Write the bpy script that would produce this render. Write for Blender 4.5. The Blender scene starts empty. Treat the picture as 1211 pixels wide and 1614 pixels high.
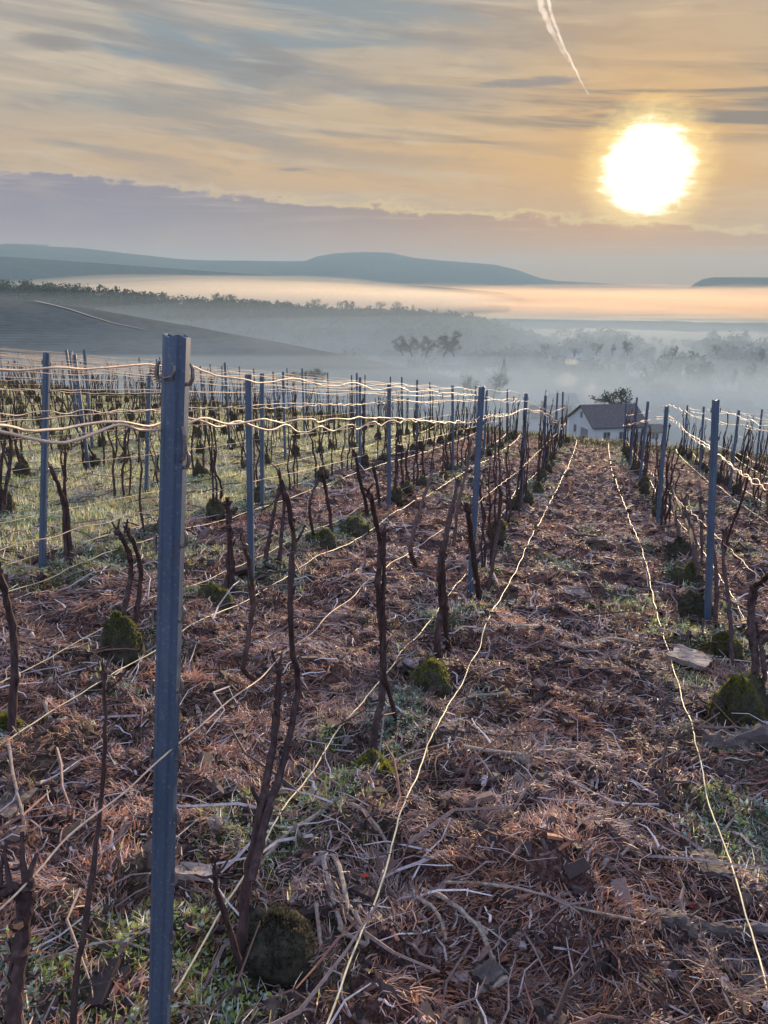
import bpy, math, random
import numpy as np
from mathutils import Vector, Matrix
random.seed(7); rng = np.random.default_rng(11)
scene = bpy.context.scene
R = math.radians

# ------------------------------------------------------------------ camera
PITCH, YAW, FPX = 16.6, 15.33, 1213.0
cam_d = bpy.data.cameras.new('camera'); cam = bpy.data.objects.new('camera', cam_d)
scene.collection.objects.link(cam); scene.camera = cam
cam.location = (0, 0, 0); cam.rotation_euler = (R(90 - PITCH), 0, R(YAW))
cam_d.sensor_fit = 'VERTICAL'; cam_d.sensor_height = 24; cam_d.lens = 24 * FPX / 1614
cam_d.clip_start = 0.05; cam_d.clip_end = 60000

# ------------------------------------------------------------------ colour helper
def lin(r, g, b):
    f = lambda c: (c / 12.92 if c <= .04045 else ((c + .055) / 1.055) ** 2.4)
    return (f(r / 255), f(g / 255), f(b / 255), 1)

class NT:
    """small helper for writing node trees"""
    def __init__(s, tree): s.t = tree; s.n = tree.nodes; s.l = tree.links
    def node(s, typ, **kw):
        n = s.n.new(typ)
        for k, v in kw.items(): setattr(n, k, v)
        return n
    def put(s, sock, v):
        if isinstance(v, bpy.types.NodeSocket): s.l.new(v, sock)
        else: sock.default_value = v
    def m(s, op, a, b=0.0, c=0.0, clamp=False):
        n = s.node('ShaderNodeMath', operation=op, use_clamp=clamp)
        s.put(n.inputs[0], a); s.put(n.inputs[1], b); s.put(n.inputs[2], c)
        return n.outputs[0]
    def step(s, v, a, b, lo=0.0, hi=1.0):
        n = s.node('ShaderNodeMapRange', interpolation_type='SMOOTHSTEP')
        s.put(n.inputs['Value'], v)
        n.inputs['From Min'].default_value = a; n.inputs['From Max'].default_value = b
        n.inputs['To Min'].default_value = lo; n.inputs['To Max'].default_value = hi
        return n.outputs[0]
    def mix(s, f, a, b, typ='MIX'):
        n = s.node('ShaderNodeMix', data_type='RGBA', blend_type=typ, clamp_factor=True)
        s.put(n.inputs[0], f); s.put(n.inputs[6], a); s.put(n.inputs[7], b)
        return n.outputs[2]
    def noise(s, vec, scale, detail=4, rough=.55, dist=0.0):
        n = s.node('ShaderNodeTexNoise')
        if vec is not None: s.put(n.inputs['Vector'], vec)
        n.inputs['Scale'].default_value = scale; n.inputs['Detail'].default_value = detail
        n.inputs['Roughness'].default_value = rough; n.inputs['Distortion'].default_value = dist
        return n.outputs['Fac']
    def comb(s, x, y, z=0.0):
        n = s.node('ShaderNodeCombineXYZ')
        s.put(n.inputs[0], x); s.put(n.inputs[1], y); s.put(n.inputs[2], z)
        return n.outputs[0]
    def ramp(s, v, stops, interp='EASE'):
        n = s.node('ShaderNodeValToRGB'); cr = n.color_ramp; cr.interpolation = interp
        while len(cr.elements) < len(stops): cr.elements.new(.5)
        for e, (p, c) in zip(cr.elements, stops): e.position = p; e.color = c
        s.put(n.inputs[0], v); return n.outputs[0]

# ------------------------------------------------------------------ world
SUN_AZ, SUN_EL = 2.2, 7.1            # degrees, azimuth clockwise from +Y
world = bpy.data.worlds.new('World'); scene.world = world; world.use_nodes = True
wt = NT(world.node_tree); wt.n.clear()
tc = wt.node('ShaderNodeTexCoord'); sx = wt.node('ShaderNodeSeparateXYZ'); wt.l.new(tc.outputs['Generated'], sx.inputs[0])
X_, Y_, Z_ = sx.outputs
DEG = 180 / math.pi
el = wt.m('MULTIPLY', wt.m('ARCSINE', Z_), DEG)
az = wt.m('ADD', wt.m('MULTIPLY', wt.m('ARCTAN2', X_, Y_), DEG), YAW)       # 0 = the way the valley opens
# ragged edge noises
def streak(kx, ky, slant, scale, off=0.0, detail=5, rough=.55, dist=.4):
    v = wt.comb(wt.m('MULTIPLY', az, kx), wt.m('ADD', wt.m('MULTIPLY', el, ky), wt.m('MULTIPLY', az, slant)), off)
    return wt.noise(v, scale, detail, rough, dist)
base = wt.ramp(wt.m('DIVIDE', el, 22.0, clamp=True), [
    (0.0, lin(200, 168, 150)), (.22, lin(214, 178, 140)), (.33, lin(228, 186, 130)),
    (.5, lin(212, 187, 152)), (.66, lin(194, 182, 164)), (.82, lin(172, 172, 170)), (1.0, lin(150, 160, 172))])
left = wt.step(az, 8.0, -34.0)
base = wt.mix(wt.m('MULTIPLY', left, .45), base, lin(182, 176, 170))
# blue openings
n_blue = streak(.05, .26, .03, 1.0, 3.0, 4, .5, .6)
f_blue = wt.m('MULTIPLY', wt.step(n_blue, .44, .56), wt.m('MULTIPLY', wt.step(el, 8.0, 13.5), wt.step(az, 22, 0)))
c = wt.mix(wt.m('MULTIPLY', f_blue, .75), base, lin(126, 152, 168))
# thin pale and dark streaks
n1 = streak(.07, .75, .05, 1.0, 9.0, 6, .6, .7)
c = wt.mix(wt.m('MULTIPLY', wt.step(n1, .46, .70), .6), c, lin(232, 214, 184))
n2 = streak(.06, .6, .06, 1.0, 17.0, 5, .55, .5)
f2 = wt.m('MULTIPLY', wt.step(n2, .46, .62), wt.step(el, 5.0, 9.5))
c = wt.mix(wt.m('MULTIPLY', f2, .6), c, lin(146, 144, 146))
n3 = streak(.25, 1.4, .1, 1.0, 31.0, 6, .65, 1.0)
c = wt.mix(wt.m('MULTIPLY', wt.step(n3, .48, .70), .28), c, lin(150, 140, 132))
# glow round the veiled sun
sv = Vector((math.sin(R(SUN_AZ)) * math.cos(R(SUN_EL)), math.cos(R(SUN_AZ)) * math.cos(R(SUN_EL)), math.sin(R(SUN_EL))))
dp = wt.node('ShaderNodeVectorMath', operation='DOT_PRODUCT'); wt.l.new(tc.outputs['Generated'], dp.inputs[0]); dp.inputs[1].default_value = sv
sd = wt.m('MULTIPLY', wt.m('ARCCOSINE', wt.m('MINIMUM', dp.outputs['Value'], .999999)), DEG)
wide = wt.m('EXPONENT', wt.m('DIVIDE', sd, -7.5))
c = wt.mix(wt.m('MULTIPLY', wide, 1.0, clamp=True), c, lin(255, 192, 92))
# dark streaks crossing above the sun, on the right
n4 = streak(.05, .9, .07, 1.0, 44.0, 5, .55, .6)
f4 = wt.m('MULTIPLY', wt.m('MULTIPLY', wt.step(n4, .46, .62), wt.step(el, 7.6, 9.5)), wt.m('MULTIPLY', wt.step(el, 14.5, 11.0), wt.step(az, -6, 14)))
c = wt.mix(wt.m('MULTIPLY', f4, .9), c, lin(142, 130, 120))
# low cloud bank: ragged top falling from left to right
nb = streak(.16, .5, 0, 1.0, 5.0, 7, .62, .3)
nfine = streak(.9, 1.6, 0, 1.0, 91.0, 5, .6, .5)
edge = wt.m('ADD', wt.m('SUBTRACT', 5.15, wt.m('MULTIPLY', az, .073)), wt.m('ADD', wt.m('MULTIPLY', wt.m('SUBTRACT', nb, .5), 2.6), wt.m('MULTIPLY', wt.m('SUBTRACT', nfine, .5), 1.1)))
under = wt.m('SUBTRACT', edge, el)
bank = wt.step(under, -.04, .22)
bcol = wt.mix(wt.step(az, -22, 20), lin(144, 136, 156), lin(176, 134, 102))
bcol = wt.mix(wt.step(el, 5.0, 1.2), bcol, wt.mix(wt.step(az, -20, 18), lin(186, 158, 162), lin(228, 156, 92)))
bcol = wt.mix(wt.m('MULTIPLY', wt.step(nb, .45, .7), .25), bcol, lin(200, 176, 160))
bcol = wt.mix(wt.m('MULTIPLY', wt.m('EXPONENT', wt.m('DIVIDE', sd, -8.0)), 1.0, clamp=True), bcol, lin(252, 172, 84))
n5 = streak(.1, 2.2, .03, 1.0, 71.0, 5, .6, .3)
bcol = wt.mix(wt.m('MULTIPLY', wt.m('MULTIPLY', wt.step(n5, .5, .66), .55), wt.step(under, 2.4, .1)), bcol, wt.mix(wt.step(az, -15, 15), lin(205, 188, 176), lin(250, 205, 130)))
c = wt.mix(wt.m('MULTIPLY', bank, .95), c, bcol)
# bright rim on the bank
rim = wt.m('MULTIPLY', wt.step(under, -.28, 0.0), wt.step(under, .3, .02))
c = wt.mix(wt.m('MULTIPLY', rim, wt.step(az, -30, 12, .35, .8)), c, wt.mix(wt.step(az, -20, 10), lin(222, 200, 172), lin(255, 215, 130)))
# a few small dark scraps of cloud
def scrap(a0, e0, ra, re):
    q = wt.m('ADD', wt.m('POWER', wt.m('DIVIDE', wt.m('SUBTRACT', az, a0), ra), 2.0), wt.m('POWER', wt.m('DIVIDE', wt.m('SUBTRACT', el, e0), re), 2.0))
    q = wt.m('ADD', q, wt.m('MULTIPLY', wt.m('SUBTRACT', n3, .5), 2.6))
    return wt.m('MULTIPLY', wt.step(q, 1.1, 0.1), .8)
for a0, e0, ra, re in ((-20.8, 13.9, 2.6, .5), (-7.2, 13.2, 2.1, .42), (-6.2, 7.35, 1.5, .16), (9.5, 12.4, 4, .35)):
    c = wt.mix(scrap(a0, e0, ra, re), c, lin(150, 144, 142))
# the veiled sun itself
sdn = wt.m('ADD', wt.m('ADD', sd, wt.m('MULTIPLY', wt.m('SUBTRACT', n3, .5), 1.6)), wt.m('MULTIPLY', wt.m('SUBTRACT', nfine, .5), 1.2))
core = wt.step(sdn, 3.25, 1.9); halo = wt.step(sdn, 4.9, 2.5)
c = wt.mix(wt.m('MULTIPLY', halo, wt.step(under, .6, -.2, .15, .62)), c, (1.75, 1.25, .42, 1))
c = wt.mix(wt.m('MULTIPLY', core, wt.step(under, .5, -.2)), c, (3.2, 2.9, 2.2, 1))
# unseen sky overhead and behind the viewer: Nishita plus added flat blue fill light
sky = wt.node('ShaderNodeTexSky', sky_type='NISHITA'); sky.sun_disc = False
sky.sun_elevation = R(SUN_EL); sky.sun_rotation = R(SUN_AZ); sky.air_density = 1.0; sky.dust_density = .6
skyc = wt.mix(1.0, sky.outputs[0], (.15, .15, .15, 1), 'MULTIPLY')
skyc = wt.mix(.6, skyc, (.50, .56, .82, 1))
c = wt.mix(1.0, c, (.462, .452, .452, 1), 'MULTIPLY')       # the veiled sky in the photo's exposure
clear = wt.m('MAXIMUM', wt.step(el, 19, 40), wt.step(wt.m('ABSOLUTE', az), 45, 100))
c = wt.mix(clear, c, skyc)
below = wt.step(el, -1.0, -6.0)
c = wt.mix(below, c, lin(120, 115, 110))
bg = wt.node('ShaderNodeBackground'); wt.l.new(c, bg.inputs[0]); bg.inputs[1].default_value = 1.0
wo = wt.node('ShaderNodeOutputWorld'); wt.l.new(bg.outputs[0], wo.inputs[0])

# ------------------------------------------------------------------ sun and exposure
sl = bpy.data.lights.new('sun', 'SUN'); sl.energy = 5.0; sl.angle = R(.8); sl.color = (1.0, .74, .46)
so = bpy.data.objects.new('sun', sl); scene.collection.objects.link(so)
so.rotation_euler = Vector((-sv.x, -sv.y, -sv.z)).to_track_quat('-Z', 'Y').to_euler()
scene.view_settings.view_transform = 'Standard'; scene.view_settings.look = 'None'
scene.view_settings.exposure = 1.0; scene.view_settings.gamma = 1.0
scene.render.engine = 'CYCLES'
cy = scene.cycles
cy.max_bounces = 6; cy.diffuse_bounces = 3; cy.glossy_bounces = 2; cy.transmission_bounces = 3
cy.transparent_max_bounces = 8; cy.volume_bounces = 1; cy.caustics_reflective = False; cy.caustics_refractive = False
cy.use_denoising = True

# ------------------------------------------------------------------ geometry of the view: pixel rays onto real surfaces
_p, _y = R(PITCH), R(YAW)
FWD = np.array([-math.sin(_y) * math.cos(_p), math.cos(_y) * math.cos(_p), -math.sin(_p)])
RGT = np.array([math.cos(_y), math.sin(_y), 0.0]); UPV = np.cross(RGT, FWD)
def ray(px, py): return FWD * FPX + RGT * (px - 605.5) + UPV * (807 - py)
EYE, SL, CS = 1.52, .135, .05
def project(p):
    p = np.asarray(p, float); d = p @ FWD
    return 605.5 + FPX * (p @ RGT) / d, 807 - FPX * (p @ UPV) / d, d
def on_ground(px, py, lift=0.0):
    d = ray(px, py); k = -(EYE - lift) / (d[2] + SL * d[1] + CS * d[0]); return d * k
def on_row(px, py, X):
    d = ray(px, py); return d * (X / d[0])
def at_dist(px, py, D):
    d = ray(px, py); return d * (D / math.hypot(d[0], d[1]))

# ------------------------------------------------------------------ numpy noise
def _hash(ix, iy, seed):
    h = (ix.astype(np.int64) * 374761393 + iy.astype(np.int64) * 668265263 + seed * 1442695041) & 0xFFFFFFFF
    h = ((h ^ (h >> 13)) * 1274126177) & 0xFFFFFFFF
    return ((h ^ (h >> 16)) & 0xFFFF) / 65535.0
def vnoise(x, y, seed=0):
    x = np.asarray(x, float); y = np.asarray(y, float)
    ix = np.floor(x); iy = np.floor(y); fx = x - ix; fy = y - iy
    fx = fx * fx * (3 - 2 * fx); fy = fy * fy * (3 - 2 * fy)
    a = _hash(ix, iy, seed); b = _hash(ix + 1, iy, seed); c_ = _hash(ix, iy + 1, seed); d = _hash(ix + 1, iy + 1, seed)
    return (a * (1 - fx) + b * fx) * (1 - fy) + (c_ * (1 - fx) + d * fx) * fy
def fbm(x, y, seed=0, o=4):
    s = 0; a = .5; t = 0
    for i in range(o):
        s = s + a * vnoise(x * 2 ** i + 17 * i, y * 2 ** i - 9 * i, seed + i); t += a; a *= .5
    return s / t
def sstep(x, a, b):
    t = np.clip((x - a) / (b - a), 0, 1); return t * t * (3 - 2 * t)

# ------------------------------------------------------------------ the rows
ROWS = {'L1': -.74, 'R1': .85}
LEFT = [-.74, -2.12, -3.40, -4.75] + [-4.75 - 1.36 * k for k in range(1, 16)]
RIGHT = [.85, 2.38, 3.78, 5.15, 6.5]
ALLX = np.array(LEFT + RIGHT)
YEND = 24.6
def row_end(side, k): return 21.9 if (side == 'right' or k < 2) else 23.2 if k < 4 else 24.6
FLOOR = -62.0
def base_z(X, Y):
    X = np.asarray(X, float); Y = np.asarray(Y, float)
    cs = -CS * np.clip(X, -60, 40)
    z = -EYE - SL * np.minimum(Y, 25.8) + cs * (1 - .5 * sstep(Y, 60, 300))
    z = z - .24 * np.clip(Y - 25.8, 0, 120) - .16 * np.clip(Y - 145.8, 0, 190)
    z = z + np.where(Y < -40, (Y + 40) * -.0, 0)
    fl = FLOOR + 2.0 * (fbm(X / 300, Y / 300, 5) - .5)
    z = np.where(z < fl, fl, z)
    return z
def row_dist(X):
    return np.min(np.abs(np.asarray(X)[..., None] - ALLX), axis=-1)
def grass_zone(X, Y):
    n = fbm(X * .9, Y * .9, 40, 3) - .5
    return sstep(-(X + n * .5), 3.45, 3.85) * (1 - .0)
def weed_zone(X, Y):
    n = fbm(X * 1.3 + 5, Y * 1.0, 21, 4)
    strip = np.exp(-(row_dist(X) / .30) ** 2)
    w = sstep(n + .24 * strip, .62, .80) * .8 * (.35 + .65 * sstep(np.hypot(X, Y), 3.0, 4.5))
    for (cx, cy_, r) in PATCH:
        w = np.maximum(w, np.exp(-(((X - cx) / r) ** 2 + ((Y - cy_) / (r * 1.3)) ** 2)) * sstep(fbm(X * 5, Y * 5, 3, 3), .3, .5))
    return w
PATCH = []
for px, py, r in ((450, 1300, .22), (560, 1210, .26), (250, 1530, .22), (350, 1560, .16), (520, 1270, .2), (985, 955, .3), (960, 985, .22), (1180, 1330, .25), (1080, 1090, .22), (1130, 1190, .2),
                  (180, 1120, .25), (330, 960, .25), (440, 870, .3), (720, 1100, .2), (640, 1130, .2), (880, 1190, .08), (130, 880, .3), (300, 1470, .12), (1190, 1100, .15), (410, 1330, .2), (620, 1180, .2), (700, 1000, .25), (780, 960, .2), (1060, 1010, .25), (880, 900, .25), (60, 1180, .2), (60, 1560, .14), (1010, 880, .25)):
    g = on_ground(px, py); PATCH.append((g[0], g[1], r))
PITS = []
for px, py, r in ((700, 1545, .11), (880, 1530, .10), (400, 1540, .12), (390, 560 + 440, .0), (400, 1120, .12), (730, 1150, .12), (200, 1180, .1), (1000, 1330, .08), (880, 1200, .1)):
    if r: g = on_ground(px, py); PITS.append((g[0], g[1], r))
def relief(X, Y):
    near = 1 - sstep(Y, 25.4, 27)
    gz = grass_zone(X, Y)
    m = 1 - .6 * gz
    h = .10 * (fbm(X * 1.7, Y * 3.2, 60, 3) - .5) + .075 * (np.abs(fbm(X * 4.5, Y * 6.5, 70, 3) - .5) * -2 + .5)
    h = h + .06 * (fbm(X * 11, Y * 15, 80, 3) - .5) + .016 * (fbm(X * 42, Y * 48, 90, 2) - .5)
    h = h + .055 * sstep(fbm(X * 3.2, Y * 5.0, 120, 3), .50, .68) + .03 * sstep(fbm(X * 8, Y * 11, 130, 2), .55, .75)
    rut = .035 * np.exp(-((row_dist(X)) / .25) ** 2)
    for (cx, cy_, r) in PITS:
        h = h - .09 * np.exp(-(((X - cx) / (r * 1.5)) ** 2 + ((Y - cy_) / r) ** 2))
    # the humps lying across the path
    for (px, py, a) in ((800, 1015, .08), (830, 1105, .06), (860, 790, .05), (600, 950, .05), (640, 1340, .03), (850, 1210, .05), (820, 1330, .04), (880, 880, .05), (450, 1050, .05), (250, 1000, .05), (760, 1420, .04)):
        g = on_ground(px, py)
        h = h + a * np.exp(-(((X - g[0]) / .55) ** 2 + ((Y - g[1]) / .22) ** 2))
    crest = .07 * np.exp(-((Y - 25.2) / .6) ** 2)
    return (h * m + rut) * near + crest * (np.abs(X) < 60)
def gz_(X, Y): return base_z(X, Y) + relief(X, Y)
def gz1(x, y): return float(gz_(np.array([x]), np.array([y]))[0])

# ------------------------------------------------------------------ materials
MATS = {}
def new_mat(name):
    m = bpy.data.materials.new(name); m.use_nodes = True; t = NT(m.node_tree); t.n.clear()
    out = t.node('ShaderNodeOutputMaterial'); MATS[name] = m; return m, t, out
def pbr(name, cols, scale=20, rough=.8, metal=0.0, bump=.3, bscale=None, stretch=(1, 1, 1), detail=6, spec=.3, coord='Object', dist=0.002):
    m, t, out = new_mat(name)
    tcn = t.node('ShaderNodeTexCoord'); mp = t.node('ShaderNodeMapping'); t.l.new(tcn.outputs[coord], mp.inputs[0]); mp.inputs['Scale'].default_value = stretch
    v = mp.outputs[0]
    n = t.noise(v, scale, detail, .65, .3)
    k = len(cols) - 1
    col = t.ramp(n, [(.28 + .44 * i / k, (*cc, 1)) for i, cc in enumerate(cols)], 'LINEAR')
    b = t.node('ShaderNodeBsdfPrincipled'); t.put(b.inputs['Base Color'], col)
    b.inputs['Roughness'].default_value = rough; b.inputs['Metallic'].default_value = metal; b.inputs['Specular IOR Level'].default_value = spec
    if bump:
        nb_ = t.noise(v, bscale or scale * 2.5, 6, .7)
        bp = t.node('ShaderNodeBump'); bp.inputs['Strength'].default_value = bump; bp.inputs['Distance'].default_value = dist
        t.put(bp.inputs['Height'], nb_); t.put(b.inputs['Normal'], bp.outputs[0])
    t.l.new(b.outputs[0], out.inputs[0]); return m
M_post = pbr('galvanised_steel', [(.055, .09, .145), (.08, .12, .185), (.14, .18, .25)], 9, .5, .25, .15, 60, (1, 1, .25), spec=.5)
def weather(m):
    t = NT(m.node_tree); b = next(n for n in t.n if n.type == 'BSDF_PRINCIPLED'); src = b.inputs['Base Color'].links[0].from_socket
    tcn = t.node('ShaderNodeTexCoord'); mp = t.node('ShaderNodeMapping'); t.l.new(tcn.outputs['Object'], mp.inputs[0]); mp.inputs['Scale'].default_value = (1, 1, .22)
    r1 = t.step(t.noise(mp.outputs[0], 34, 6, .7, .4), .58, .72); r2 = t.step(t.noise(tcn.outputs['Object'], 140, 4, .7), .55, .7)
    c1 = t.mix(t.m('MULTIPLY', r1, .55), src, (.13, .085, .065, 1)); c1 = t.mix(t.m('MULTIPLY', r2, .45), c1, (.30, .33, .36, 1)); t.put(b.inputs['Base Color'], c1)
weather(M_post)
M_hook = pbr('worn_hook_steel', [(.10, .09, .09), (.22, .19, .18), (.36, .33, .30)], 90, .45, .5, .2, 200)
M_wire = pbr('frosted_wire', [(.55, .36, .24), (.72, .53, .38), (.84, .70, .56)], 60, .55, .1, .3, 300, spec=.2)
M_gwire = pbr('pale_ground_wire', [(.50, .42, .26), (.66, .57, .38), (.78, .70, .52)], 50, .5, .1, .3, 300)
M_bark = pbr('vine_bark', [(.022, .013, .015), (.062, .036, .035), (.12, .075, .068)], 60, .85, 0, .9, 110, (1, 1, .18), dist=.006)
M_cane = pbr('cane_bark', [(.035, .02, .018), (.085, .045, .038), (.14, .08, .065)], 50, .6, 0, .5, 110, (1, 1, .2), dist=.003)
M_stump = pbr('old_stump_wood', [(.02, .018, .014), (.05, .045, .03), (.10, .085, .06)], 30, .95, 0, 1.0, 60, dist=.012)
M_stick = pbr('weathered_stick', [(.16, .11, .09), (.30, .24, .20), (.46, .40, .37)], 60, .8, 0, .5, 120, dist=.003)
M_log = pbr('rotting_log', [(.035, .028, .03), (.10, .08, .075), (.24, .21, .21)], 18, .9, 0, 1.0, 50, (.3, 1, 1), dist=.01)
M_stone = pbr('frosted_stone', [(.14, .11, .10), (.30, .24, .21), (.46, .41, .38)], 22, .9, 0, .8, 70, dist=.006)
M_redleaf = pbr('red_leaf', [(.28, .02, .01), (.5, .05, .03)], 40, .6, 0, .2)
M_tie = pbr('white_plastic', [(.6, .62, .64), (.8, .8, .8)], 40, .5, 0, .1)

def tint_mat(name, transl=.35, rough=.7, sheen=0):
    m, t, out = new_mat(name)
    a = t.node('ShaderNodeAttribute', attribute_name='tint')
    tcn = t.node('ShaderNodeTexCoord')
    n = t.noise(tcn.outputs['Object'], 70, 3, .6)
    col = t.mix(1.0, a.outputs['Color'], t.ramp(n, [(.25, (.62, .62, .62, 1)), (.75, (1.3, 1.3, 1.3, 1))], 'LINEAR'), 'MULTIPLY')
    b = t.node('ShaderNodeBsdfPrincipled'); t.put(b.inputs['Base Color'], col); b.inputs['Roughness'].default_value = rough; b.inputs['Specular IOR Level'].default_value = .35
    tr = t.node('ShaderNodeBsdfTranslucent'); t.put(tr.inputs['Color'], col)
    mx = t.node('ShaderNodeMixShader'); mx.inputs[0].default_value = transl
    t.l.new(b.outputs[0], mx.inputs[1]); t.l.new(tr.outputs[0], mx.inputs[2]); t.l.new(mx.outputs[0], out.inputs[0]); return m
M_straw = tint_mat('dry_straw', .30, .55)
M_leaf = tint_mat('weed_leaf', .45, .6)
M_moss = tint_mat('moss_fibre', .55, .8)
M_twig = tint_mat('twig_wood', .0, .75)
M_crown = tint_mat('tree_crown', .25, .9)

# ground: mulch, weeds, turf mixed by a painted-in zone map of what grows where
def ground_mat():
    m, t, out = new_mat('vineyard_ground')
    tcn = t.node('ShaderNodeTexCoord'); v = tcn.outputs['Object']
    z = t.node('ShaderNodeAttribute', attribute_name='zone'); sp = t.node('ShaderNodeSeparateColor'); t.l.new(z.outputs['Color'], sp.inputs[0])
    n1 = t.noise(v, 9, 8, .72, .4); n2 = t.noise(v, 55, 6, .7, .8); n3 = t.noise(v, 2.2, 4, .6)
    mul = t.ramp(n2, [(.30, (.02, .013, .014, 1)), (.46, (.09, .05, .046, 1)), (.60, (.27, .16, .14, 1)), (.76, (.56, .47, .46, 1))], 'LINEAR')
    mul = t.mix(t.step(n1, .35, .62), mul, t.mix(1.0, mul, (.62, .55, .56, 1), 'MULTIPLY'))
    mul = t.mix(t.m('MULTIPLY', t.step(n3, .5, .7), .35), mul, (.36, .17, .10, 1))
    weed = t.ramp(n2, [(.3, (.03, .035, .018, 1)), (.5, (.10, .13, .055, 1)), (.7, (.24, .30, .20, 1))], 'LINEAR')
    turf = t.ramp(n2, [(.3, (.05, .065, .03, 1)), (.5, (.20, .24, .10, 1)), (.7, (.46, .50, .34, 1))], 'LINEAR')
    turf = t.mix(t.m('MULTIPLY', t.step(n1, .45, .65), .6), turf, (.28, .20, .11, 1))
    far = t.ramp(t.noise(v, .02, 5, .6), [(.35, (.075, .095, .06, 1)), (.5, (.12, .115, .08, 1)), (.65, (.10, .13, .085, 1))], 'CONSTANT')
    col = t.mix(t.m('MULTIPLY', sp.outputs[0], .85), mul, weed)
    col = t.mix(sp.outputs[1], col, turf)
    col = t.mix(sp.outputs[2], col, far)
    b = t.node('ShaderNodeBsdfPrincipled'); t.put(b.inputs['Base Color'], col); b.inputs['Roughness'].default_value = .9; b.inputs['Specular IOR Level'].default_value = .2
    bp = t.node('ShaderNodeBump'); bp.inputs['Strength'].default_value = .9; bp.inputs['Distance'].default_value = .02
    t.put(bp.inputs['Height'], t.m('ADD', n2, t.m('MULTIPLY', t.noise(v, 170, 4, .7), .5))); t.put(b.inputs['Normal'], bp.outputs[0])
    t.l.new(b.outputs[0], out.inputs[0]); return m
M_ground = ground_mat()
def hill_mat(name, cols, scale, stripes=0.0, ang=0.0):
    m, t, out = new_mat(name)
    tcn = t.node('ShaderNodeTexCoord'); v = tcn.outputs['Object']
    n = t.noise(v, scale, 5, .6, .5)
    k = len(cols) - 1
    col = t.ramp(n, [(.3 + .4 * i / k, (*cc, 1)) for i, cc in enumerate(cols)], 'LINEAR')
    n2 = t.noise(v, scale * 14, 4, .7); col = t.mix(t.m('MULTIPLY', t.step(n2, .4, .7), .5), col, t.mix(1.0, col, (.5, .5, .5, 1), 'MULTIPLY'))
    if stripes:
        w = t.node('ShaderNodeTexWave', wave_type='BANDS'); mp = t.node('ShaderNodeMapping'); t.l.new(v, mp.inputs[0]); mp.inputs['Rotation'].default_value = (0, 0, ang)
        t.l.new(mp.outputs[0], w.inputs['Vector']); w.inputs['Scale'].default_value = stripes; w.inputs['Distortion'].default_value = 1.5; w.inputs['Detail'].default_value = 3
        col = t.mix(t.m('MULTIPLY', w.outputs['Fac'], .30), col, (.22, .20, .13, 1))
    b = t.node('ShaderNodeBsdfDiffuse'); t.put(b.inputs['Color'], col); t.l.new(b.outputs[0], out.inputs[0]); return m
M_spur = hill_mat('vine_slope', [(.085, .10, .10), (.12, .13, .125), (.16, .165, .15)], .012, .08, 1.1)
M_hill = hill_mat('far_fields', [(.035, .055, .065), (.06, .08, .085), (.09, .10, .09)], .0025)
M_wood = hill_mat('wooded_hill', [(.02, .032, .036), (.035, .048, .05), (.05, .062, .06)], .01)
M_track = pbr('chalk_track', [(.20, .20, .18), (.28, .27, .25)], .5, .9, 0, .2)

# ------------------------------------------------------------------ mesh helpers
COL = scene.collection
class MB:
    def __init__(s): s.v = []; s.f = []; s.n = 0; s.t = []
    def add(s, verts, faces, tint=None):
        verts = np.asarray(verts, float).reshape(-1, 3)
        s.v.append(verts); o = s.n; s.f.extend([tuple(i + o for i in f) for f in faces]); s.n += len(verts)
        if tint is not None: s.t.append(np.tile(np.array([*tint[:3], 1.0]), (len(verts), 1)))
    def tube(s, pts, rad, n=6, cap=True, jag=0.0, tint=None):
        pts = np.asarray(pts, float); k = len(pts); rad = np.broadcast_to(np.asarray(rad, float), (k,))
        T = np.gradient(pts, axis=0); T /= np.linalg.norm(T, axis=1)[:, None] + 1e-9
        a = np.array([0, 0, 1.0]) if abs(T[0][2]) < .9 else np.array([1.0, 0, 0])
        N = np.cross(T[0], a); N /= np.linalg.norm(N); out = []
        for i in range(k):
            N = N - T[i] * (N @ T[i]); N /= np.linalg.norm(N) + 1e-9; B = np.cross(T[i], N)
            for j in range(n):
                th = 2 * math.pi * j / n; rr = rad[i] * (1 + (random.uniform(-jag, jag) if jag else 0))
                out.append(pts[i] + rr * (math.cos(th) * N + math.sin(th) * B))
        F = []
        for i in range(k - 1):
            for j in range(n):
                j2 = (j + 1) % n; F.append((i * n + j, i * n + j2, (i + 1) * n + j2, (i + 1) * n + j))
        if cap: F.append(tuple(range(n - 1, -1, -1))); F.append(tuple((k - 1) * n + j for j in range(n)))
        s.add(out, F, tint)
    def box(s, c, d, rot=None, tint=None):
        c = np.array(c, float); d = np.array(d, float) / 2
        P = np.array([(x, y, z) for x in (-1, 1) for y in (-1, 1) for z in (-1, 1)]) * d
        if rot is not None: P = P @ np.array(rot).T
        s.add(P + c, [(0, 1, 3, 2), (4, 6, 7, 5), (0, 4, 5, 1), (2, 3, 7, 6), (0, 2, 6, 4), (1, 5, 7, 3)], tint)
    def build(s, name, mat, parent=None, smooth=False, loc=None):
        V = np.concatenate(s.v) if s.v else np.zeros((0, 3))
        me = bpy.data.meshes.new(name)
        if loc is not None: V = V - np.array(loc)
        me.from_pydata(V.tolist(), [], s.f); me.materials.append(mat)
        if s.t:
            at = me.color_attributes.new('tint', 'FLOAT_COLOR', 'POINT'); at.data.foreach_set('color', np.concatenate(s.t).astype(np.float32).ravel())
        if smooth: me.polygons.foreach_set('use_smooth', [True] * len(me.polygons))
        me.update()
        o = bpy.data.objects.new(name, me); COL.objects.link(o)
        if loc is not None: o.location = loc
        if parent is not None: o.parent = parent; 
        return o
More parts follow.
